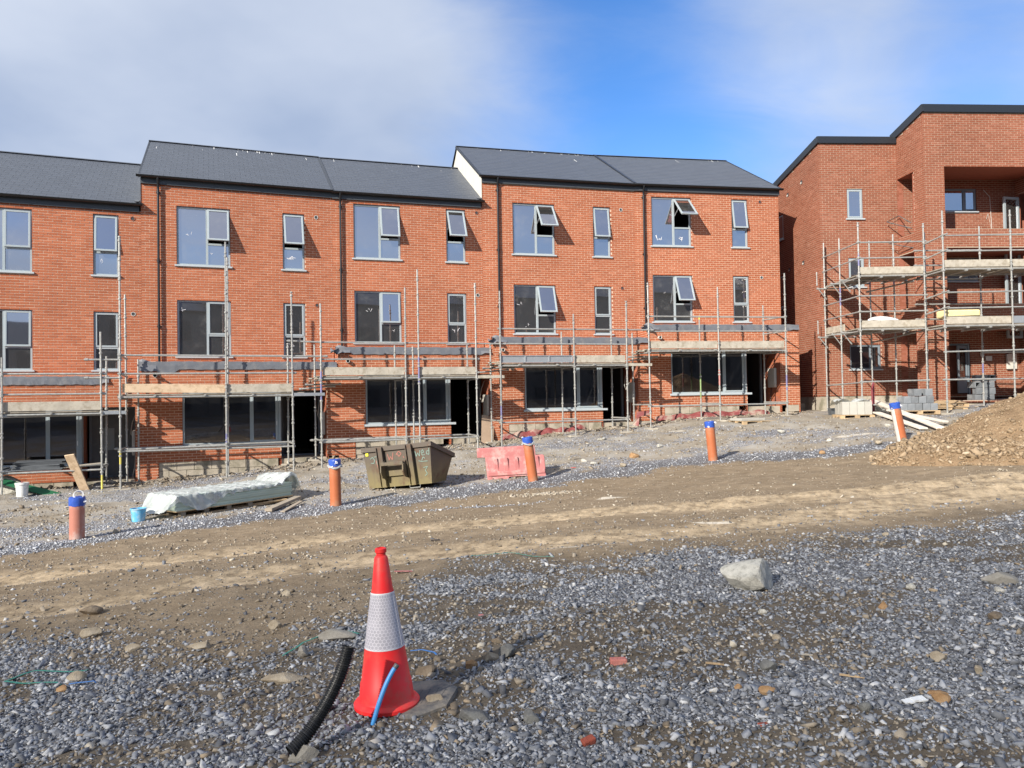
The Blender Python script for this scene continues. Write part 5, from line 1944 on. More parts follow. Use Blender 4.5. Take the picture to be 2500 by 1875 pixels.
# ---- stones of the foreground that can be picked out one by one
ROCKS = [
    (1828, 1430, 126, 66, 'rock_pale', 'big pale lump of broken concrete lying on the gravel at the right', 3, 'concrete lump', 'concrete_lump', .95),
    (2440, 1420, 70, 28, 'mud', 'low muddy mortar crust right of the big concrete lump', 8, 'mortar lump', 'mortar_lump', .6),
    (695, 1660, 102, 22, 'rock_tan', 'flat tan slab of stone lying left of the black duct', 12, 'stone', 'stone', .45),
    (745, 1858, 66, 34, 'mud', 'crumbly grey mortar lump at the foot of the black duct', 21, 'mortar lump', 'mortar_lump', .6),
    (222, 1505, 44, 22, 'rock_brown', 'brown stone at the lower edge of the tan wheel track on the left', 31, 'stone', 'stone', .7),
    (223, 1550, 42, 22, 'rock_tan', 'pale stone just below the brown one on the left', 33, 'stone', 'stone', .7),
    (492, 1586, 54, 17, 'rock_tan', 'thin pale stone on brown dirt between the left edge and the cone', 35, 'stone', 'stone', .5),
    (325, 1590, 34, 18, 'rock_tan', 'small pale stone on gravel left of the thin pale stone', 37, 'stone', 'stone', .7),
    (672, 1534, 28, 20, 'rock_tan', 'upright light brown stone on the dirt left of the cone', 39, 'stone', 'stone', .7),
    (188, 1669, 42, 20, 'rock_tan', 'rounded tan stone inside the loop of green strap', 41, 'stone', 'stone', .7),
    (150, 1691, 34, 12, 'rock_orange', 'flat brown stone beside the loop of green strap', 43, 'stone', 'stone', .6),
    (700, 1458, 24, 14, 'rock_tan', 'small whitish stone on the dirt high up left of the cone', 44, 'stone', 'stone', .8),
    (738, 1600, 30, 26, 'mud', 'knobbly grey lump under the green strap behind the duct', 45, 'mortar lump', 'mortar_lump', .8),
    (820, 1560, 90, 22, 'mud', 'ridge of crumbly grey mortar just left of the cone', 46, 'mortar lump', 'mortar_lump', .35),
    (1040, 1652, 44, 22, 'rock_brown', 'brown stone right of the cone on bare earth', 47, 'stone', 'stone', .7),
    (1064, 1728, 40, 34, 'rock_tan', 'tan stone leaning against the right corner of the cone base', 48, 'stone', 'stone', .5),
    (1152, 1634, 30, 22, 'rock_orange', 'tan stone at the edge of the brown earth patch', 49, 'stone', 'stone', .9),
    (1198, 1620, 34, 24, 'rock_tan', 'pinkish stone beside the tan one at the brown earth patch', 50, 'stone', 'stone', .8),
    (1237, 1614, 40, 30, 'rock_grey', 'rounded grey lump of mortar beside the pinkish stone', 51, 'stone', 'stone', .8),
    (1152, 1762, 78, 26, 'rock_grey', 'wide flat grey stone below the brown earth patch', 52, 'stone', 'stone', .5),
    (1298, 1764, 38, 26, 'rock_grey', 'dark grey rounded stone near the bottom edge', 53, 'stone', 'stone', .8),
    (1216, 1577, 30, 14, 'rock_brown', 'brown stone lying on the dark earth above the earth patch', 54, 'stone', 'stone', .7),
    (2157, 1487, 28, 18, 'rock_orange', 'orange brown stone below and right of the big concrete lump', 55, 'stone', 'stone', .8),
    (1877, 1633, 34, 28, 'rock_grey', 'dark squarish stone in the gravel at the right', 56, 'stone', 'stone', .9),
    (1864, 1492, 22, 14, 'rock_pale', 'pale stone just below the big concrete lump', 57, 'stone', 'stone', .9),
    (1895, 1558, 22, 13, 'rock_tan', 'small tan square stone in the middle of the right gravel', 58, 'stone', 'stone', .9),
    (1874, 1698, 34, 22, 'rock_orange', 'orange stone chip tilted in the gravel at lower right', 59, 'stone', 'stone', .5),
    (1803, 1682, 18, 14, 'rock_orange', 'small orange pebble left of the tilted orange chip', 60, 'stone', 'stone', .8),
    (2292, 1605, 36, 22, 'rock_tan', 'round tan stone at far right of the gravel', 61, 'stone', 'stone', .8),
    (2392, 1644, 22, 26, 'rock_tan', 'small upright brown stone near the right edge', 62, 'stone', 'stone', .7),
    (2292, 1686, 44, 14, 'rock_orange', 'flat orange stone above the white tile scrap', 63, 'stone', 'stone', .5),
    (2296, 1706, 40, 22, 'rock_orange', 'pale orange stone beside the white tile scrap', 64, 'stone', 'stone', .7),
    (2108, 1736, 32, 20, 'rock_grey', 'grey stone left of the white tile scrap', 65, 'stone', 'stone', .8),
    (2226, 1436, 24, 16, 'rock_pale', 'pale stone right of the concrete lump at mid distance', 66, 'stone', 'stone', .8),
    (2430, 1520, 40, 16, 'rock_brown', 'brown stone by the right edge beside the muddy patch', 67, 'stone', 'stone', .6),
    (2440, 1442, 22, 12, 'rock_pale', 'pale flat stone under the muddy crust', 68, 'stone', 'stone', .8),
    (2162, 1309, 15, 10, 'rock_tan', 'round tan stone on the edge between track and gravel', 69, 'stone', 'stone', .9),
    (2114, 1317, 14, 8, 'rock_tan', 'smaller tan stone left of the round one on the track edge', 70, 'stone', 'stone', .9),
    (1548, 1115, 22, 13, 'rock_orange', 'yellow brown stone halfway between barrier and third upright pipe', 71, 'stone', 'stone', .9),
    (1520, 1140, 18, 10, 'rock_tan', 'tan stone below the yellow brown one on the near bank', 72, 'stone', 'stone', .9),
    (1610, 1093, 14, 8, 'rock_pale', 'pale stone on the brown bank right of the barrier', 73, 'stone', 'stone', .9),
    (2008, 1109, 14, 10, 'rock_orange', 'small orange stone beside the right gravel strip', 74, 'stone', 'stone', .9),
    (2145, 1084, 16, 10, 'rock_tan', 'tan stone left of the pipe by the soil heap', 75, 'stone', 'stone', .9),
    (2026, 1079, 13, 8, 'rock_pale', 'whitish stone in front of the block pallet', 76, 'stone', 'stone', .9),
    (1907, 1053, 18, 11, 'rock_pale', 'white stone in front of the small pallet with the slab', 77, 'stone', 'stone', .8),
    (2167, 1038, 14, 7, 'rock_pale', 'white stone under the pale boards', 78, 'stone', 'stone', .8),
    (12, 1205, 66, 42, 'rock_pale', 'large tan boulder cut by the left edge beside the white bucket', 79, 'boulder', 'boulder', .8),
    (1470, 1075, 20, 7, 'rock_pale', 'flat white stone on the bank behind the third upright pipe', 80, 'stone', 'stone', .8),
    (1425, 1128, 16, 7, 'rock_pale', 'white shard right of the wood chip on the bank', 81, 'stone', 'stone', .8),
    (1450, 1134, 18, 8, 'rock_pale', 'second white shard further right on the bank', 82, 'stone', 'stone', .8),
]
for (px, py, wpx, hpx, mt_, lab, seed, cat, nm, ratio) in ROCKS:
    stone(px, py, wpx, hpx, mt_, lab, seed, cat, nm, ratio, group='loose stones on the site' if cat == 'stone' else None)
for (px, py, lab, wpx, mt_, seed) in [(1510, 1627, 'pink brick end lying on the gravel right of centre', 40, 'brick_pink', 5), (1436, 1810, 'broken dark red brick lump near the bottom edge', 36, 'brick_bit', 6),
                                     (1865, 1770, 'small flake of red brick at lower right', 30, 'brick_bit', 7)]:
    p = gp(px, py)
    wd = wpx * p.y / FPX
    b = MB().box((-wd / 2, -wd * .28, -.01), (wd / 2, wd * .28, wd * (.32 if seed == 5 else .45 if seed == 6 else .15)))
    o = b.build('brick_piece', M[mt_], bevel=.006)
    o.location = snap(p, -.002)
    o.rotation_euler = ((.0, 0, .05), (.25, -.18, .5), (.1, .1, .4))[seed - 5]
    tag(o, lab, 'brick', 'broken bricks')
# scraps
for (px, py, lab, nm, cat, lg, wd, ang, mt_) in [
        (2232, 1712, 'white broken tile scrap among the orange stones at lower right', 'tile_scrap', 'tile', 56, .05, .1, 'white_plastic'),
        (1360, 1668, 'pale chip of plastic left of the pink brick end', 'plastic_chip', 'scrap', 26, .013, .7, 'white_plastic'),
        (1745, 1632, 'thin splinter of wood on the gravel right of the pink brick', 'wood_splinter', 'splinter', 44, .006, -.05, 'timber'),
        (2080, 1658, 'thin wooden stick on the gravel at lower right', 'wood_splinter', 'splinter', 56, .006, -.35, 'timber'),
        (1972, 1606, 'short split of wood above the dark squarish stone', 'wood_splinter', 'splinter', 24, .01, -.1, 'board'),
        (1412, 1122, 'flat chip of timber on the bank right of the barrier', 'wood_chip', 'splinter', 32, .08, .6, 'old_timber'),
        (1063, 1323, 'black scrap of rubber on the track above the cone', 'rubber_scrap', 'scrap', 22, .05, 0, 'black_duct'),
        (985, 1400, 'crumpled pink tape scrap on the dirt beside the top of the cone', 'tape_scrap', 'tape', 44, .035, .4, 'pink_plastic'),
        (1175, 1507, 'small pink plastic cap on the brown earth', 'plastic_scrap', 'scrap', 12, .03, .3, 'pink_plastic'),
        (1400, 1145, 'red scrap lying before the bank of stones', 'plastic_scrap', 'scrap', 12, .05, .3, 'red_plastic')]:
    p = gp(px, py)
    k = p.y / FPX
    b = MB()
    n = 5
    for j in range(n):
        x0 = (-.5 + j / n) * lg * k
        x1 = (-.5 + (j + 1) / n) * lg * k
        b.box((x0, -wd / 2 * random.uniform(.6, 1), 0), (x1, wd / 2 * random.uniform(.6, 1), .004 + random.uniform(0, .006)))
    o = b.build(nm, M[mt_])
    o.location = snap(p, .014)
    o.rotation_euler = (random.uniform(.0, .15), random.uniform(-.1, .1), ang)
    tag(o, lab, cat)


def strap(pts, mt_, lab, wd=.012):
    ps = [snap(gp(*p), .022 + .012 * math.sin(i_ * 2.2)) for i_, p in enumerate(pts)]
    org = ps[0].copy()
    m = MB()
    fine = []
    for j in range(len(ps) - 1):
        for t_ in np.linspace(0, 1, 6, endpoint=False):
            p = ps[j].lerp(ps[j + 1], t_)
            fine.append(Vector((p.x, p.y, float(gz(p.x, p.y)) + .022)) - org)
    fine.append(ps[-1] - org)
    for a_, b_ in zip(fine[:-1], fine[1:]):
        m.beam(a_, b_, wd, .002)
    o = m.build('strap', M[mt_])
    o.location = org
    tag(o, lab, 'strap', 'plastic packing straps')


strap([(12, 1678), (60, 1660), (85, 1652), (150, 1652), (215, 1655)], 'strap_green', 'green packing strap looped on the gravel at the left edge')
strap([(12, 1678), (80, 1684), (150, 1682)], 'strap_green', 'lower arm of the green strap at the left edge')
strap([(168, 1688), (200, 1682), (235, 1676)], 'strap_blue', 'short blue strap touching the green loop')
strap([(690, 1604), (740, 1576), (800, 1555), (850, 1548), (880, 1555)], 'strap_green', 'green strap running behind the black duct')
strap([(1002, 1600), (1030, 1598), (1066, 1606)], 'strap_blue', 'frayed blue strap right of the cone')
strap([(1150, 1370), (1240, 1360), (1300, 1366), (1352, 1367)], 'strap_green', 'green strap lying along the far edge of the gravel')
strap([(1100, 1555), (1150, 1520), (1190, 1508), (1250, 1500)], 'rubber', 'dark strip of rubber across the brown earth')

# ---- terracotta pipes standing in a row
PIP = [((-7.0, 12.55), .92, 'pink_pipe', (0, R(.5), 0), 'faded pink terracotta pipe with a white collar on top, leftmost of the five upright pipes', 188, 1312),
       ((-3.5, 15.5), .98, 'orange_pipe', (0, R(-1.0), 0), 'upright orange pipe between the plasterboard stack and the skip', 820, 1234),
       ((.5, 17.4), .95, 'orange_pipe', (0, R(-7), 0), 'leaning orange pipe in front of the pink barrier', 1302, 1176),
       ((4.9, 18.4), .93, 'orange_pipe', (0, R(-4.5), 0), 'orange pipe leaning slightly, alone between the barrier and the soil heap', 1741, 1125),
       ((9.5, 18.8), 1.0, 'orange_pipe', (0, R(-10), 0), 'most tilted orange pipe, dusty on one side, at the foot of the soil heap', 2203, 1078)]
for j, (xy, Ht, mt_, rot, lab, px, py) in enumerate(PIP):
    p = snap(gp(px, py))
    k = p.y / FPX
    wpx = [34, 27, 24, 22.6, 23][j]
    hpx = [98, 110, 106, 93, 96][j]
    r_ = wpx * k / 2
    Ht = hpx * k
    P = thing('drain_pipe', lab, 'drain pipe', p, 0, 'orange drain pipes standing upright')
    P.rotation_euler = rot
    b = MB()
    b.lathe([(r_, -.25), (r_, Ht), (r_ * .93, Ht), (r_ * .93, Ht - .3)], 28)
    b.build('pipe', M[mt_], P, smooth=True, fix=False)
    if j == 4:
        dd_ = MB()
        arc = [R(172 + 8 * q_) for q_ in range(8)]
        vs = [(r_ * 1.006 * math.cos(a_), r_ * 1.006 * math.sin(a_), z) for z in (-.02, Ht * .95) for a_ in arc]
        dd_.add(vs, [(q_, q_ + 1, q_ + 9, q_ + 8) for q_ in range(7)])
        dd_.build('plaster_splash', M['meter'], P, smooth=True, fix=False)
    t_ = MB()
    ns = 30
    rows = []
    for z, rr in ((Ht - .125, 1.03), (Ht - .10, 1.07), (Ht - .06, 1.04), (Ht - .03, 1.09), (Ht + .012, 1.05), (Ht + .018, .9), (Ht + .012, .0)):
        rows.append([((r_ * rr + random.uniform(-.004, .006) * (rr > 0)) * math.cos(2 * math.pi * q_ / ns), (r_ * rr + random.uniform(-.004, .006) * (rr > 0)) * math.sin(2 * math.pi * q_ / ns), z + random.uniform(-.008, .008)) for q_ in range(ns)])
    vs = [v for rw in rows for v in rw]
    t_.add(vs, [(a_ * ns + q_, a_ * ns + (q_ + 1) % ns, (a_ + 1) * ns + (q_ + 1) % ns, (a_ + 1) * ns + q_) for a_ in range(len(rows) - 1) for q_ in range(ns)])
    t_.build('blue_tape_cap', M['blue_tape'], P, smooth=True, fix=False)
    s_ = MB()
    # crumpled scraps of tape and film
    for q_ in range([4, 9, 7, 7, 6][j]):
        a_ = random.uniform(0, 6.28) if j != 2 else random.uniform(2.3, 4.2)
        z_ = Ht - random.uniform(.0, .17) + (.02 if q_ % 2 else 0)
        c_ = Vector((r_ * 1.1 * math.cos(a_), r_ * 1.1 * math.sin(a_), z_))
        pts = [c_ + Vector((random.uniform(-.05, .05), random.uniform(-.03, .03), random.uniform(-.035, .035))) for _ in range(5)]
        s_.add(pts, [(0, 1, 2), (0, 2, 3), (0, 3, 4), (1, 2, 4)])
    s_.build('tape_scrap', M['tape_white'], P, fix=False)
    if j == 0:
        cc_ = MB()
        cc_.lathe([(.075, -.04), (.075, .04), (.062, .04), (.062, -.04)], 20, 0, Matrix.Translation((.03, -.02, Ht + .05)) @ Matrix.Rotation(R(70), 4, 'X') @ Matrix.Rotation(R(35), 4, 'Y'))
        cc_.build('white_collar', M['white_plastic'], P, smooth=True)
    if j == 1 or j == 2:
        rg_ = MB()
        pts = []
        for q_ in range(22):
            a_ = 2 * math.pi * q_ / 21
            pts.append(Vector((r_ * 1.16 * math.cos(a_), r_ * 1.16 * math.sin(a_), Ht - .13 + .03 * math.sin(a_ * 2 + 1))))
        rg_.tube(pts, [.012 + .012 * abs(math.sin(q_ * 1.9)) for q_ in range(22)], 6)
        rg_.build('plastic_film_ring', M['film'], P, smooth=True, fix=False)

# ---- the skip
p = snap(gp(998, 1196))
S_ = thing('skip', 'rusty olive steel skip with sprayed graffiti, tilted on the gravel strip', 'skip', p + Vector((0, .55, .06)), 0)
S_.rotation_euler = Euler((R(-2.0), R(-5.6), R(-17)))
ks = p.y / FPX
Lk, Hk, Dk = 1.66, .90, 1.15
sk = MB()
# body: long front, rear rim lower, ends drawn in towards the foot
b0 = [(-.80, -.55, 0), (.74, -.55, 0), (.66, .45, 0), (-.72, .45, 0)]
t0 = [(-.86, -.60, Hk), (.80, -.60, Hk), (.86, .55, Hk - .30), (-.90, .55, Hk - .30)]
vs = b0 + t0
fs = [(0, 3, 2, 1), (0, 1, 5, 4), (1, 2, 6, 5), (2, 3, 7, 6), (3, 0, 4, 7)]
sk.add(vs, fs)
inn = [(x * .975, y * .96, z + (.02 if z < .1 else 0)) for x, y, z in vs]
sk.add(inn, [tuple(reversed(f)) for f in fs])
skb = sk.build('body', M['skip'], S_, fix=False)
rm_ = MB()
T = [Vector(t) for t in t0]
for a_, b_ in ((0, 1), (1, 2), (2, 3), (3, 0)):
    d_ = (T[b_] - T[a_]).normalized() * .035
    rm_.beam(T[a_] - d_ + Vector((0, 0, -.03)), T[b_] + d_ + Vector((0, 0, -.03)), .075, .105)
rm_.build('rim', M['skip'], S_, bevel=.006)
ch = MB()
for sx in (-.42, .30):
    ch.beam((sx, -.655, Hk + .01), (sx + .03, -.60, .0), .13 if sx < 0 else .12, .035, up=(0, 1, 0))
    ch.beam((sx - .065, -.68, Hk), (sx - .035, -.625, .02), .012, .07, up=(0, 1, 0))
    ch.beam((sx + .065, -.68, Hk), (sx + .095, -.625, .02), .012, .07, up=(0, 1, 0))
ch.build('channel', M['skip'], S_)
for sx in (-.335, .205):
    lg = MB()
    lg.prism([(-.60, .62), (-.84, .48), (-.86, .34), (-.80, .22), (-.58, .17)], -.014, .014, 0, Matrix.Translation((sx, 0, 0)) @ Matrix.Rotation(R(90), 4, 'Z') @ Matrix.Scale(-1, 4, (0, 0, 0)) if False else Matrix.Translation((sx, 0, 0)) @ Matrix(((0, 1, 0, 0), (1, 0, 0, 0), (0, 0, 1, 0), (0, 0, 0, 1))))
    lg.build('lifting_lug', M['skip'], S_)
lb = MB()
lb.beam((-.335, -.80, .52), (.205, -.80, .52), .06, .075)
lb.build('lifting_bar', M['skip'], S_, bevel=.006)
pk = MB()
pk.box((-.33, -.615, .24), (.20, -.60, .47))
pk.build('shadow_plate', M['skip'], S_)
for sx in (-.30, .32):
    ft = MB()
    ft.tube([(sx - .11, -.56, .0), (sx - .11, -.56, -.06), (sx + .14, -.56, -.06), (sx + .14, -.56, .0)], .010, 6)
    ft.build('foot_loop', M['galv'], S_)
for sx in (-.78, .70):
    MB().tube([(sx, -.60, Hk), (sx, -.60, Hk + .05)], .016, 8).build('lug_pin', M['skip'], S_, smooth=True)
MB().box((-.80, -.60, .735), (-.735, -.588, .80)).build('yellow_sticker', M['yellow_label'], S_).location = (.0, -.008, 0)
gf = MB()


def stroke(pts, mi, r=.008):
    ps = []
    for (x, z) in pts:
        y = -.55 - .05 * z / Hk - .006
        ps.append((x, y, z))
    for a_, b_ in zip(ps[:-1], ps[1:]):
        gf.beam(a_, b_, r * 2, .004, mi, up=(0, 1, 0))


stroke([(-.70, .66), (-.64, .70), (-.59, .63), (-.62, .56), (-.69, .57)], 1)
stroke([(-.60, .70), (-.44, .71)], 1)
stroke([(-.53, .70), (-.54, .52)], 1)
stroke([(-.56, .62), (-.50, .34)], 0)
stroke([(-.42, .58), (-.53, .46), (-.38, .36)], 0)
stroke([(-.52, .26), (-.47, .30), (-.43, .25), (-.47, .20), (-.52, .26)], 0)
stroke([(-.26, .74), (-.23, .60), (-.19, .68), (-.15, .60), (-.12, .76)], 0)
stroke([(-.05, .70), (.02, .78), (.08, .72), (.02, .66), (-.03, .74)], 0)
stroke([(.12, .66), (.14, .62)], 0)
stroke([(.42, .74), (.44, .62), (.48, .70), (.52, .62), (.54, .75)], 1)
stroke([(.57, .68), (.63, .70), (.61, .76), (.57, .72), (.58, .64), (.65, .64)], 1)
stroke([(.76, .78), (.75, .64), (.69, .66), (.70, .72), (.75, .72)], 1)
stroke([(.48, .52), (.56, .50), (.62, .50), (.70, .50)], 1)
stroke([(.56, .52), (.60, .60), (.64, .56)], 1)
stroke([(.58, .36), (.68, .38), (.62, .30), (.66, .22), (.60, .18)], 1)
gfo = gf.build('graffiti', [M['chalk_pink'], M['chalk_teal']], S_, fix=False)

# ---- pink plastic barrier
p = snap(gp(1250, 1168))
kb = p.y / FPX
Bp = thing('road_barrier', 'faded pink plastic road barrier standing behind a leaning orange pipe', 'road barrier', p + Vector((0, .28, -.02)), 0)
Bp.rotation_euler = Euler((0, R(-2.2), R(4)))
pxs = [(1355, 392), (1353, 300), (1365, 290), (1985, 290), (1992, 398), (2075, 398), (2085, 410), (2088, 632), (1895, 636), (1885, 612), (1690, 612), (1675, 640), (1530, 640), (1515, 615), (1500, 640), (1455, 640), (1440, 392)]
poly = [((x - 1722) / 4.424 * kb, (640 - z) / 4.424 * kb) for x, z in pxs]
b = MB()
n = len(poly)
# tapered section: wide foot, narrow head
def thick(z):
    return .10 + .10 * (1 - min(z / .25, 1)) + .02 * (1 - z / .8)
vs = [(x, -thick(z), z) for x, z in poly] + [(x, thick(z), z) for x, z in poly]
fs = [tuple(range(n)), tuple(reversed(range(n, 2 * n)))] + [(i_, i_ + n, (i_ + 1) % n + n, (i_ + 1) % n) for i_ in range(n)]
b.add(vs, fs)
b.build('barrier_body', M['pink_plastic'], Bp, bevel=.012)
W0 = (1455 - 1722) / 4.424 * kb
W1 = (2085 - 1722) / 4.424 * kb
MB().box((W0 + .01, -.215, .10), (W1 - .01, -.10, .205)).build('foot_ledge', M['pink_plastic'], Bp, bevel=.015)
for x in np.linspace(W0 + .22, W1 - .18, 5):
    MB().prism([(x - .06, .20), (x + .06, .20), (x + .025, .52), (x - .045, .52)], -.165, -.10).build('rib', M['pink_plastic'], Bp, bevel=.012)

# ---- stack of plasterboard on a pallet under polythene
pA, pB = snap(gp(455, 1262)), snap(gp(716, 1218))
d_ = (pB - pA)
Ls = Vector((d_.x, d_.y)).length
az_ = math.atan2(d_.y, d_.x)
base_p = pA
PS = thing('pallet', 'low pallet carrying green plasterboard sheets at the left of the skip', 'pallet', base_p, 0)
tilt_ = -math.atan2(d_.z, Ls)
PS.rotation_euler = Euler((0, tilt_, az_))
for yy in (0.02, .42, .84):
    MB().box((-.2, yy, .0), (Ls, yy + .10, .022)).build('bottom_board', M['timber'], PS)
for xx in np.linspace(-.1, Ls - .12, 6):
    for yy in (.02, .42, .84):
        MB().box((xx, yy, .022), (xx + .10, yy + .10, .10)).build('pallet_block', M['old_timber'], PS)
MB().box((-.2, 0, .10), (Ls, .96, .12)).build('top_board', M['timber'], PS)
PB = thing('plasterboard_stack', 'stack of pale green plasterboard sheets on the low pallet', 'plasterboard', base_p, 0)
PB.rotation_euler = PS.rotation_euler
for q_ in range(13):
    jx, jy = random.uniform(-.015, .015), random.uniform(-.012, .012)
    MB().box((-.22 + jx, -.0 + jy, .121 + .0215 * q_), (Ls - .04 + jx, .97 + jy, .121 + .0215 * q_ + .0205)).build('board_sheet', M['greenboard'], PB)
ztop = .121 + .0215 * 13
# polythene: draped grid
nxp, nyp = 90, 40
vs = []
MSt = Matrix.Translation(base_p) @ PS.rotation_euler.to_matrix().to_4x4()
for a_ in range(nxp + 1):
    u = a_ / nxp
    X = -.50 + (Ls + .73) * u
    # how far the front edge of the film reaches down
    front_drop = np.interp(u, [0, .1, .24, .34, .42, .55, .72, .86, .93, 1], [.05, .12, .34, .22, .09, .07, .06, .05, .08, .12])
    for c_ in range(nyp + 1):
        v = c_ / nyp
        s_len = v * (front_drop + 1.05 + .30) - front_drop      # path length from front edge of the stack, negative = hanging in front
        if s_len < 0:
            y, z = -.012 - .02 * abs(math.sin(X * 9)) - .03 * (-s_len / .4), ztop + .012 + s_len
        elif s_len < .97:
            y, z = s_len, ztop + .016
        else:
            y, z = .985, ztop + .012 - (s_len - .97)
        # ends of the sheet slump to the ground
        if X < -.22:
            e_ = min((-.22 - X) / .38, 1)
            z = z * (1 - e_ ** .8) + (.03 + .03 * math.sin(y * 8 + X * 9)) * e_ ** .8
            y = y * (1 - .25 * e_) + .03 * e_ - .05 * e_ * math.sin(X * 12)
        if X > Ls - .30:
            e_ = (X - Ls + .30) / .55
            z += .20 * math.sin(min(e_, 1) * 3.0) * (1 - .6 * v) - max(e_ - .72, 0) * 1.0
            y += .05 * e_
        z += .011 * math.sin(X * 14 + y * 9) * math.sin(X * 5.1 - y * 7) + .012 * math.sin(X * 31 + y * 19) + .01 * random.uniform(-1, 1)
        y += .012 * math.sin(X * 23 + c_)
        vs.append((X, y, max(z, .015)))
fs = [(a_ * (nyp + 1) + c_, (a_ + 1) * (nyp + 1) + c_, (a_ + 1) * (nyp + 1) + c_ + 1, a_ * (nyp + 1) + c_ + 1) for a_ in range(nxp) for c_ in range(nyp)]
fm_ = MB().add(vs, fs)
fo = fm_.build('polythene_sheet', M['film'], None, smooth=True, fix=False)
fo.matrix_world = MSt
tag(fo, 'crumpled clear polythene sheet draped over the plasterboard stack', 'plastic sheet')
# bunched film at the right end
vs = []
for a_ in range(25):
    for c_ in range(13):
        t_, s2 = a_ / 24, c_ / 12
        th = -.3 + 3.9 * t_
        vs.append((Ls - .12 + .30 * math.sin(th) + .03 * math.sin(c_ * 1.3), .05 + .75 * s2 + .04 * math.sin(a_ * .8), ztop - .12 + .28 * math.cos(th - .5) + .02 * math.sin(c_ * 2 + a_)))
fs = [(a_ * 13 + c_, a_ * 13 + 13 + c_, a_ * 13 + 14 + c_, a_ * 13 + 1 + c_) for a_ in range(24) for c_ in range(12)]
f2 = MB().add(vs, fs).build('rolled_edge', M['film'], fo, smooth=True, fix=False)
# timbers lying at its right end
for (a_, b_, wd, ht, mt_, lab) in [((655, 1250), (728, 1222), .15, .06, 'old_timber', 'thick grey timber lying at the right end of the plasterboard'),
                                  ((560, 1240), (700, 1222), .10, .03, 'timber', 'thin light batten under the thick grey timber'),
                                  ((690, 1250), (735, 1232), .09, .025, 'old_timber', 'short weathered board beside the thick grey timber')]:
    A_, B_ = snap(gp(*a_), ht / 2 + .01), snap(gp(*b_), ht / 2 + .05)
    m = MB()
    m.beam((0, 0, 0), B_ - A_, wd, ht)
    o = m.build('timber', M[mt_], bevel=.005)
    o.location = A_
    tag(o, lab, 'timber', 'loose timbers')

# ---- buckets
def bucket(px, py, wpx, hpx, mt_, lab, cat='bucket', lid=False):
    p = snap(gp(px, py), -.01)
    k = p.y / FPX
    r_, h_ = wpx * k / 2, hpx * k
    o = thing('bucket', lab, cat, p, .3)
    b = MB()
    b.lathe([(.0, .0), (r_ * .80, 0), (r_ * .97, h_ * .93), (r_ * 1.04, h_ * .93), (r_ * 1.04, h_), (r_ * .93, h_), (r_ * .76, .02), (0, .02)], 28)
    b.build('body', M[mt_], o, smooth=True, fix=False)
    h = MB()
    h.tube([(r_ * 1.02 * math.cos(a_), -r_ * .4 * math.sin(a_) - r_ * .3, h_ * .9 - r_ * .9 * math.sin(a_)) for a_ in np.linspace(0, math.pi, 12)], .004, 5)
    h.build('handle', M['galv'], o, smooth=True)
    if lid:
        MB().lathe([(0, h_ + .012), (r_ * 1.06, h_ + .012), (r_ * 1.06, h_ - .03)], 28).build('lid', M['white_plastic'], o, smooth=True, fix=False)
        hd = MB().box((-.02, -.015, h_ + .0), (.02, .015, h_ + .05))
        hd.build('tool_handle', M['red_sheet'], o)
    return o


bucket(338, 1273, 36, 32, 'blue_plastic', 'small sky blue bucket left of the plasterboard stack')
bucket(54, 1211, 29, 34, 'white_plastic', 'white lidded bucket beside the boulder at the left edge', lid=True)

# ---- things round the first house
Fm, zf = HF[0]
W2 = lambda i, x, y, z: HF[i][0] @ Vector((x, y, z))
lt = [(1.92, 4.2)]
shz = RAILS[0][2] + .03
for (px, lab, n_, w_) in [(97, 'stack of dark grey sheets lying on the scaffold rails at the left edge', 8, 1.0), (2, 'dark grey sheet end cut off by the left edge of the picture', 3, .6)]:
    q0 = fac_ = None
    T = thing('sheet_stack', lab, 'sheets', W2(0, 2.60 if px > 50 else 1.62, -2.15, shz), ANG[0])
    for q_ in range(n_):
        a_ = random.uniform(-.10, .10)
        MB().box((-w_ / 2 + random.uniform(-.1, .1), -.30, .030 * q_), (w_ / 2 + random.uniform(-.1, .1), .30, .030 * q_ + .024), 0, Matrix.Rotation(a_, 4, 'Z')).build('sheet', M['sheet_grey'], T)
A_ = W2(0, 3.30, -2.75, .80)
B_ = W2(0, 3.70, -2.15, -.50)
o = MB().beam((0, 0, 0), B_ - A_, .235, .04, up=(0, -1, .3)).build('leaning_plank', M['board_new'], bevel=.005)
o.location = A_
tag(o, 'short wide plank leaning against the scaffold rails of the end house', 'plank')
A_ = W2(0, 1.1, -2.3, shz + .02)
B_ = W2(0, 4.10, -3.0, -.52)
o = MB().beam((0, 0, 0), B_ - A_, .20, .02, up=(0, -.6, 1)).build('green_strip', M['green_paint'])
o.location = A_
tag(o, 'long dark green rubber strip sloping down from the scaffold rails', 'rubber strip')
A_ = W2(0, 3.05, -2.3, shz + .04)
o = MB().beam((0, 0, 0), W2(0, 3.95, -2.1, shz + .1) - A_, .3, .02).build('board_scrap', M['board'])
o.location = A_
tag(o, 'thin pale board lying on the rails right of the leaning plank', 'board')

# ---- cardboard leaning in the third doorway and rags of cardboard on the meter boxes
A_ = W2(2, 4.50, -1.55, -.42)
B_ = W2(2, 4.66, -1.10, .62)
cd = MB()
cd.beam((0, 0, 0), B_ - A_, .42, .012, up=(.5, -1, 0))
o = cd.build('cardboard_sheet', M['card'])
o.location = A_
tag(o, 'tall cardboard sheet leaning in the doorway behind the barrier', 'cardboard')

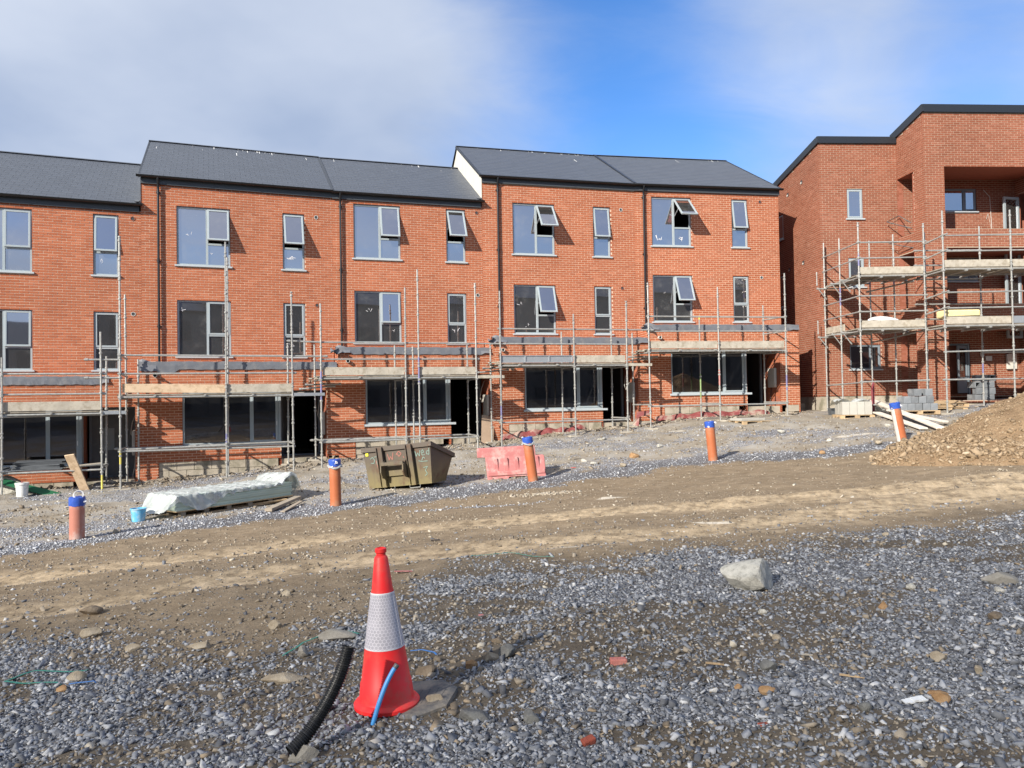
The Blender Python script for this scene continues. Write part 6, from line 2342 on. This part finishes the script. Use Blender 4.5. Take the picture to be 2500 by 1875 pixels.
# ---- red membrane along the foot of the third to fifth houses
for (i, x0, x1, z, lab) in [(3, .2, 3.0, -.40, 'long red damp membrane folded along the foot of the wall behind the barrier'), (4, .1, 4.2, -.36, 'faded red membrane along the foot of the right end house')]:
    vs = []
    n = 40
    for a_ in range(n + 1):
        t_ = a_ / n
        X = x0 + (x1 - x0) * t_
        gl = HF[i][0] @ Vector((X, -1.55, 0))
        g0 = float(gz(gl.x, gl.y)) - HF[i][1]
        top = max(z, g0 + .16) + .03 * math.sin(a_ * .9) - .03 * t_
        for (y, zz) in ((-1.24, top + .02), (-1.31, top + .03), (-1.40, top - .04), (-1.44 - .03 * math.sin(a_ * 1.7), top - .15 + .03 * math.sin(a_ * .7))):
            w_ = HF[i][0] @ Vector((X, y, zz))
            vs.append(tuple(w_))
    org = Vector(vs[0])
    vs = [tuple(Vector(v) - org) for v in vs]
    fs = [(a_ * 4 + c_, a_ * 4 + 4 + c_, a_ * 4 + 5 + c_, a_ * 4 + 1 + c_) for a_ in range(n) for c_ in range(3)]
    o = MB().add(vs, fs).build('red_membrane', M['red_sheet'], smooth=True, fix=False)
    o.location = org
    tag(o, lab, 'plastic sheet', 'red membranes')
vs = [(0, 0, 0), (.28, -.02, .05), (.50, 0, .10), (.52, .02, .22), (.26, 0, .20), (.02, .02, .18), (-.12, .05, -.25), (.06, -.05, -.28), (.10, 0, 0)]
o = MB().add(vs, [(0, 1, 4, 5), (1, 2, 3, 4), (6, 7, 8, 0)]).build('red_rag', M['red_sheet'], fix=False)
o.modifiers.new('t', 'SOLIDIFY').thickness = .01
o.location = W2(4, -.75, -1.9, -.30)
tag(o, 'bright red rag of membrane caught at the scaffold pole between two houses', 'plastic sheet')

# ---- small pallet with a paving slab before the right end house
def pallet(loc, rz, L=1.2, Wd=.8, lab='', tilt=(0, 0), nb=7):
    P = thing('pallet', lab, 'pallet', loc, rz, 'wooden pallets')
    P.rotation_euler = Euler((tilt[0], tilt[1], rz))
    for yy in (0, Wd / 2 - .05, Wd - .1):
        MB().box((0, yy, 0), (L, yy + .1, .02)).build('bottom_board', M['timber'], P)
        for xx in (0, L / 2 - .07, L - .14):
            MB().box((xx, yy, .02), (xx + .14, yy + .1, .10)).build('pallet_block', M['timber'], P)
    for q_ in range(nb):
        yy = (Wd - .1) * q_ / (nb - 1)
        MB().box((0, yy - .002, .10), (L, yy + .09, .12)).build('top_board', M['timber'], P)
    return P


pp = snap(gp(1815, 1036), -.01)
pallet(pp, R(14), 1.15, .9, 'pallet with a grey slab before the doorway of the right end house')
sb_ = MB().box((.0, .1, .121), (.85, .75, .20)).build('paving_slab', M['blockwork'], bevel=.01)
sb_.location = pp
sb_.rotation_euler = (0, 0, R(16))
tag(sb_, 'grey concrete slab lying on the small pallet', 'slab')

# ---- pallet of concrete blocks near the apartment block
pp = snap(gp(2052, 1024), 0)
kk = pp.y / FPX
pallet(pp, R(-6), 1.02, .85, 'pallet loaded with pale concrete blocks and a plastic wrap', nb=5)
Mp = Matrix.Translation(pp) @ Matrix.Rotation(R(-6), 4, 'Z')
ang_names = ['first', 'second', 'third', 'last']
for q_ in range(4):
    for r_ in range(2):
        b = MB().box((0, 0, 0), (.215, .36, .40))
        o = b.build('concrete_block', M['blockwork'], bevel=.006)
        o.matrix_world = Mp @ Matrix.Translation((.07 + .222 * q_, .02 + .38 * r_, .122))
        if r_ == 0:
            tag(o, ['leftmost', 'second', 'third', 'rightmost'][q_] + ' pale block in the front row of the small pallet load', 'concrete block', 'blocks on the pallet')
        else:
            tag(o, ['leftmost', 'second', 'third', 'rightmost'][q_] + ' pale block in the hidden back row of the small pallet load', 'concrete block', 'blocks on the pallet')
vs = []
for a_ in range(26):
    for c_ in range(14):
        x = -.02 + 1.7 * a_ / 25
        y = .1 + 1.0 * c_ / 13
        z = .545 + .05 * math.sin(a_ * .7) + .03 * math.sin(c_ + a_ * .4)
        if x > .95:
            z = .50 - (x - .95) * .55 + .04 * math.sin(a_ * 1.5 + c_)
        if c_ > 9:
            z -= (c_ - 9) * .05
        vs.append((x, y + .12 * (x > .95), max(z, .10)))
o = MB().add(vs, [(a_ * 14 + c_, a_ * 14 + 14 + c_, a_ * 14 + 15 + c_, a_ * 14 + 1 + c_) for a_ in range(25) for c_ in range(13)]).build('polythene_sheet', M['film'], smooth=True, fix=False)
o.matrix_world = Mp
tag(o, 'milky polythene over the back of the pale block load', 'plastic sheet')

# low block wall at the corner and mixing tub, shovel
p = snap(gp(2033, 1000), 0)
WB = thing('block_pile', 'low mortar-smeared pile of pale blocks behind the black tub', 'block pile', p + Vector((-.25, .35, 0)), R(3))
for q_ in range(2):
    for r_ in range(3):
        MB().box((q_ * .25 + (.05 if r_ == 1 else 0), 0, r_ * .20), (q_ * .25 + .24 + (.05 if r_ == 1 else 0), .4, r_ * .20 + .19)).build('concrete_block', M['blockwork'], WB, bevel=.008)
p = snap(gp(2042, 1013), -.01)
tub = MB()
prof_ = lambda s_, z: [(-.23 * s_, -.15 * s_, z), (.23 * s_, -.15 * s_, z), (.23 * s_, .15 * s_, z), (-.23 * s_, .15 * s_, z)]
vs = prof_(.88, 0) + prof_(1, .24) + prof_(.93, .24) + prof_(.82, .03)
fs = [(3, 2, 1, 0), (12, 13, 14, 15)] + [(a_, (a_ + 1) % 4, 4 + (a_ + 1) % 4, 4 + a_) for a_ in range(4)] + [(4 + a_, 4 + (a_ + 1) % 4, 8 + (a_ + 1) % 4, 8 + a_) for a_ in range(4)] + [(8 + a_, 8 + (a_ + 1) % 4, 12 + (a_ + 1) % 4, 12 + a_) for a_ in range(4)]
tub.add(vs, fs)
o = tub.build('mixing_tub', M['sheet_grey'], bevel=.01)
o.location = p
tag(o, 'black plastic mixing tub left of the pale block pallet', 'tub')
A_ = snap(gp(2035, 1000), .05)
top_ = at(2024, 948, A_.y + .1)
SH = thing('shovel', 'shovel with a pale wooden handle standing in the black tub', 'shovel', A_, 0)
MB().tube([(0, 0, .18), top_ - A_], .017, 8).build('handle', M['board_new'], SH, smooth=True)
MB().beam((.01, 0, -.05), (0, 0, .2), .12, .01, up=(0, 1, 0)).build('blade', M['alu'], SH)
p = snap(gp(1984, 992), .09)
wb = MB()
wb.lathe([(0, 0), (.07, 0), (.09, .02), (.10, .10), (.10, .22), (.06, .26), (0, .26)], 16, 0, Matrix.Rotation(R(90), 4, 'Y'))
o = wb.build('plastic_canister', M['white_plastic'], smooth=True)
o.location = p + Vector((-.12, .6, .16))
tag(o, 'white plastic canister lying on the footing in the gap between the buildings', 'canister')
fb = MB().box((-.95, -.1, -.1), (.62, .12, .22)).build('footing_beam', M['concrete'])
fb.location = snap(gp(1960, 1000), .0) + Vector((.2, .3, 0))
tag(fb, 'pale concrete footing across the narrow gap', 'footing')

# dark hollow blocks in two stacks
def blockstack(p, rz, layout, lab, grp):
    for (x, z, dx, pos) in layout:
        b = MB()
        w_, h_, d__ = .215 if dx == 0 else .44, .215, .44 if dx == 0 else .215
        w_ -= .004
        if (int(x * 10) + int(z * 10)) % 3 == 0 and dx == 0 and z > .4:
            b.box((0, 0, 0), (.04, d__, h_ - .004))
            b.box((w_ - .04, 0, 0), (w_, d__, h_ - .004))
            b.box((.04, .001, 0), (w_ - .04, d__, .04))
            b.box((.04, .001, h_ - .044), (w_ - .04, d__, h_ - .005))
        else:
            b.box((0, 0, 0), (w_, d__, h_ - .004))
        o = b.build('concrete_block', M['darkblock'], bevel=.008)
        o.matrix_world = Matrix.Translation(p) @ Matrix.Rotation(rz, 4, 'Z') @ Matrix.Translation((x + random.uniform(-.006, .006), random.uniform(-.02, .02), z)) @ Matrix.Rotation(random.uniform(-.03, .03), 4, 'Z')
        tag(o, pos + ' ' + lab, 'concrete block', grp)


p = snap(gp(2232, 1019), .0)
pallet(p + Vector((-.42, -.05, 0)), R(-3), 1.15, .8, 'pallet under the dark wrapped blocks behind the most tilted pipe')
lay = []
names_ = {0: 'bottom', 1: 'middle', 2: 'top'}
cn = ['far left', 'left', 'centre', 'right', 'far right']
for c_ in range(5):
    lay.append((-.40 + .222 * c_, .122, 0, 'bottom row ' + cn[c_]))
for c_ in range(4):
    lay.append((-.28 + .222 * c_, .34, 0, 'middle row ' + cn[c_]))
lay += [(.02, .556, 0, 'top row left'), (.36, .556, 0, 'top row right')]
blockstack(p, R(-3), lay, 'dark block of the stack behind the tilted pipe', 'dark blocks behind the tilted pipe')
p = snap(gp(2415, 985), -.12) + Vector((0, .2, 0))
lay = []
for r_ in range(5):
    if r_ % 2 == 0:
        lay += [(-.30, .218 * r_, 1, ['bottom', '', 'middle', '', 'top'][r_] + ' row long'), (.15, .218 * r_, 0, ['bottom', '', 'middle', '', 'top'][r_] + ' row short')]
    else:
        lay += [(-.34, .218 * r_, 0, ['', 'second', '', 'fourth'][r_] + ' row left short'), (-.11, .218 * r_, 0, ['', 'second', '', 'fourth'][r_] + ' row middle short'), (.12, .218 * r_, 0, ['', 'second', '', 'fourth'][r_] + ' row right short')]
blockstack(p, R(2), lay, 'dark block of the tall stack above the soil heap', 'dark blocks above the soil heap')

# broken pallets stacked by the pier
for q_, (dx, dy, dz_, rz, tl_, lab) in enumerate([(0, 0, 0, R(2), 0, 'lower of two worn pallets before the ground floor doorway'), (.12, .25, .14, R(-4), R(6), 'upper of two worn pallets before the ground floor doorway')]):
    p = snap(gp(2276, 1004), 0)
    pallet(p + Vector((dx, dy, dz_)), rz, 1.15, .9, lab, (tl_, 0), nb=6)
p = snap(gp(2380, 968), .06)
o = MB().beam((0, 0, 0), (.9, .35, .04), .85, .018).build('osb_sheet', M['osb'])
o.location = p + Vector((-.45, -.1, .0))
tag(o, 'light chipboard sheet as a ramp at the ground floor doorway', 'chipboard')

# pale boards lying across
for (a_, b_, za, zb, wd, lab) in [((2128, 1008), (2298, 1052), .42, .10, .24, 'upper pale board sloping down from the block pallet'),
                                 ((2140, 1020), (2255, 1052), .14, .06, .22, 'lower pale board under the sloping one'),
                                 ((2170, 1020), (2310, 1040), .20, .12, .16, 'rear pale board reaching furthest right to the soil heap')]:
    A_ = snap(gp(*a_), za)
    B_ = snap(gp(*b_), zb)
    o = MB().beam((0, 0, 0), B_ - A_, wd, .045).build('pale_board', M['white_board'], bevel=.006)
    o.location = A_
    tag(o, lab, 'board', 'pale boards by the block pallet')

# maroon steel trestle standing upright
p = snap(gp(2133, 1018), .36)
TRS = thing('steel_trestle', 'narrow maroon steel trestle standing upright behind the pale boards', 'trestle', p, 0)
MB().tube([(-.03, 0, -.35), (-.03, 0, .52)], .026, 8).build('leg', M['maroon'], TRS, smooth=True)
MB().tube([(.06, .1, -.35), (.07, .1, .66)], .026, 8).build('leg', M['maroon'], TRS, smooth=True)
MB().tube([(-.05, -.05, .50), (.08, .14, .68)], .026, 8).build('top_bar', M['maroon'], TRS, smooth=True)
for z in (-.1, .2):
    MB().tube([(-.03, 0, z), (.055, .1, z + .12)], .010, 6).build('cross_bar', M['maroon'], TRS, smooth=True)

# insulation and a mineral pack on the lower scaffold deck
o = MB().box((0, 0, 0), (1.12, .5, .24)).build('insulation_pack', M['yellow_wool'], bevel=.05)
o.location = (13.42, 23.75, .9 + 2.66 + .09)
o.location.z += .16
tag(o, 'pack of yellow insulation lying on the scaffold deck at the right', 'insulation')
me = lumpy('plaster_bag', (.85, .4, .22), M['tape_white'], 99, 3)
o = link('rubble_sack', me)
o.location = (12.1, 24.9, .85 + 2.72 + .30)
tag(o, 'white rubble sack on the lower scaffold deck left of the balconies', 'sack')

# ---- soil heap running out of the picture on the right
HC = Vector((12.6, 15.5))


def heap_z(x, y):
    r = np.hypot((x - HC.x) / 4.9, (y - HC.y) / 2.9)
    prof = 1.0 - r + .10 * np.exp(-((r - 1) / .12) ** 2)
    a = fbm(x * 1.5, y * 1.5, 4, 60) * .30 + fbm(x * 6, y * 6, 3, 61) * .10
    return gbase(x, y) + np.where(prof > -.2, 2.22 * np.clip(prof, -.1, 1) ** 1.0 * 1.0, -.3) + a * np.clip(prof * 4 + .35, 0, 1) - .03


hx = np.linspace(HC.x - 6, HC.x + 6, 150)
hy = np.linspace(HC.y - 3.7, HC.y + 3.7, 100)
HX, HY = np.meshgrid(hx, hy)
prof_r = np.hypot((HX - HC.x) / 4.9, (HY - HC.y) / 2.9)
HZ = np.where(prof_r < 1.15, heap_z(HX, HY), gz(HX, HY) - .25)
idx = np.arange(HX.size).reshape(HX.shape)
q = np.stack([idx[:-1, :-1], idx[:-1, 1:], idx[1:, 1:], idx[1:, :-1]], -1).reshape(-1, 4)
me = bpy.data.meshes.new('soil_heap')
me.from_pydata(np.stack([HX.ravel() - HC.x, HY.ravel() - HC.y, HZ.ravel()], 1).tolist(), [], q.tolist())
me.polygons.foreach_set('use_smooth', np.ones(len(q), bool))


def heap_mat():
    m, t, o = new_mat('sandy_soil')
    pos = t.node('ShaderNodeNewGeometry').outputs['Position']
    n = t.noise(pos, 3.5, 7, .65)
    f = t.noise(pos, 26, 6, .7)
    c = t.ramp(n, [(.3, (.20, .135, .08)), (.55, (.31, .215, .13)), (.75, (.38, .28, .175))])
    c = t.vmath('SCALE', c, scale=t.math('MULTIPLY_ADD', f, .8, .6))
    b = t.node('ShaderNodeBsdfPrincipled', {'Base Color': c, 'Roughness': .95, 'Specular IOR Level': .1})
    bn = t.node('ShaderNodeBump', {'Strength': 1.0, 'Distance': .05, 'Height': t.math('ADD', f, n)})
    t.put(b, 'Normal', bn.outputs[0])
    t.l.new(b.outputs[0], o.inputs[0])
    return m


me.materials.append(heap_mat())
ho = link('soil_heap', me)
ho.location = (HC.x, HC.y, 0)
tag(ho, 'heap of sandy brown soil and broken stone rising out of the right edge', 'soil heap')
n = 19000
th = RNG.uniform(math.pi * .6, math.pi * 2.0, n)
rr = np.sqrt(RNG.uniform(.02, 1.38, n))
kp = RNG.uniform(0, 1, n) < np.where(rr > 1.0, np.exp(-((rr - 1.0) / .09) ** 2), 1)
th, rr = th[kp], rr[kp]
n = len(rr)
x, y = HC.x + 4.9 * rr * np.cos(th), HC.y + 2.9 * rr * np.sin(th)
sz = np.clip(RNG.lognormal(math.log(.030), .5, n), .010, .13) * (.7 + .9 * sstep(rr, .6, 1.0))
stones('heap_stones', x, y, sz, M['heapstones'], 'broken sandy stones covering the soil heap', flat=.6, zf=lambda x, y: heap_z(x, y))
# rubble at the foot of the walls
for i in range(5):
    Fm, zf = HF[i]
    n = 420
    sx = RNG.uniform(0, LEN[i], n)
    yy = -1.3 - np.abs(RNG.normal(0, .55, n))
    px_ = Fm[0][0] * sx + Fm[0][1] * yy + Fm[0][3]
    py_ = Fm[1][0] * sx + Fm[1][1] * yy + Fm[1][3]
    sz = np.clip(RNG.lognormal(math.log(.05), .5, n), .02, .22)
    o = stones('rubble', px_, py_, sz, M['pebbles'], 'crumbs of mortar and stone along the foot of the terrace', flat=.5)
# bigger loose pieces on the bank
n = 3200
x = RNG.uniform(-13, 13, n)
y = np.interp(x, STRIP[:, 0], STRIP[:, 1]) + RNG.uniform(.6, 5.5, n)
ok = y < 24.3 + x * .22
sz = np.clip(RNG.lognormal(math.log(.042), .45, n), .02, .16)
stones('bank_stones', x[ok], y[ok], sz[ok], M['pebbles'], 'pale stones strewn over the bank before the houses', flat=.45)
# whitish crumbs swept together on the track
c_ = gp(1325, 1207)
n = 160
x = c_.x + RNG.normal(0, .45, n)
y = c_.y + RNG.normal(0, .13, n)
sz = np.clip(RNG.lognormal(math.log(.045), .4, n), .02, .11)
stones('mortar_crumbs', x, y, sz, M['pebbles'], 'patch of whitish crumbs lying on the track below the barrier', flat=.5, tint=RNG.uniform(.75, 1, n))
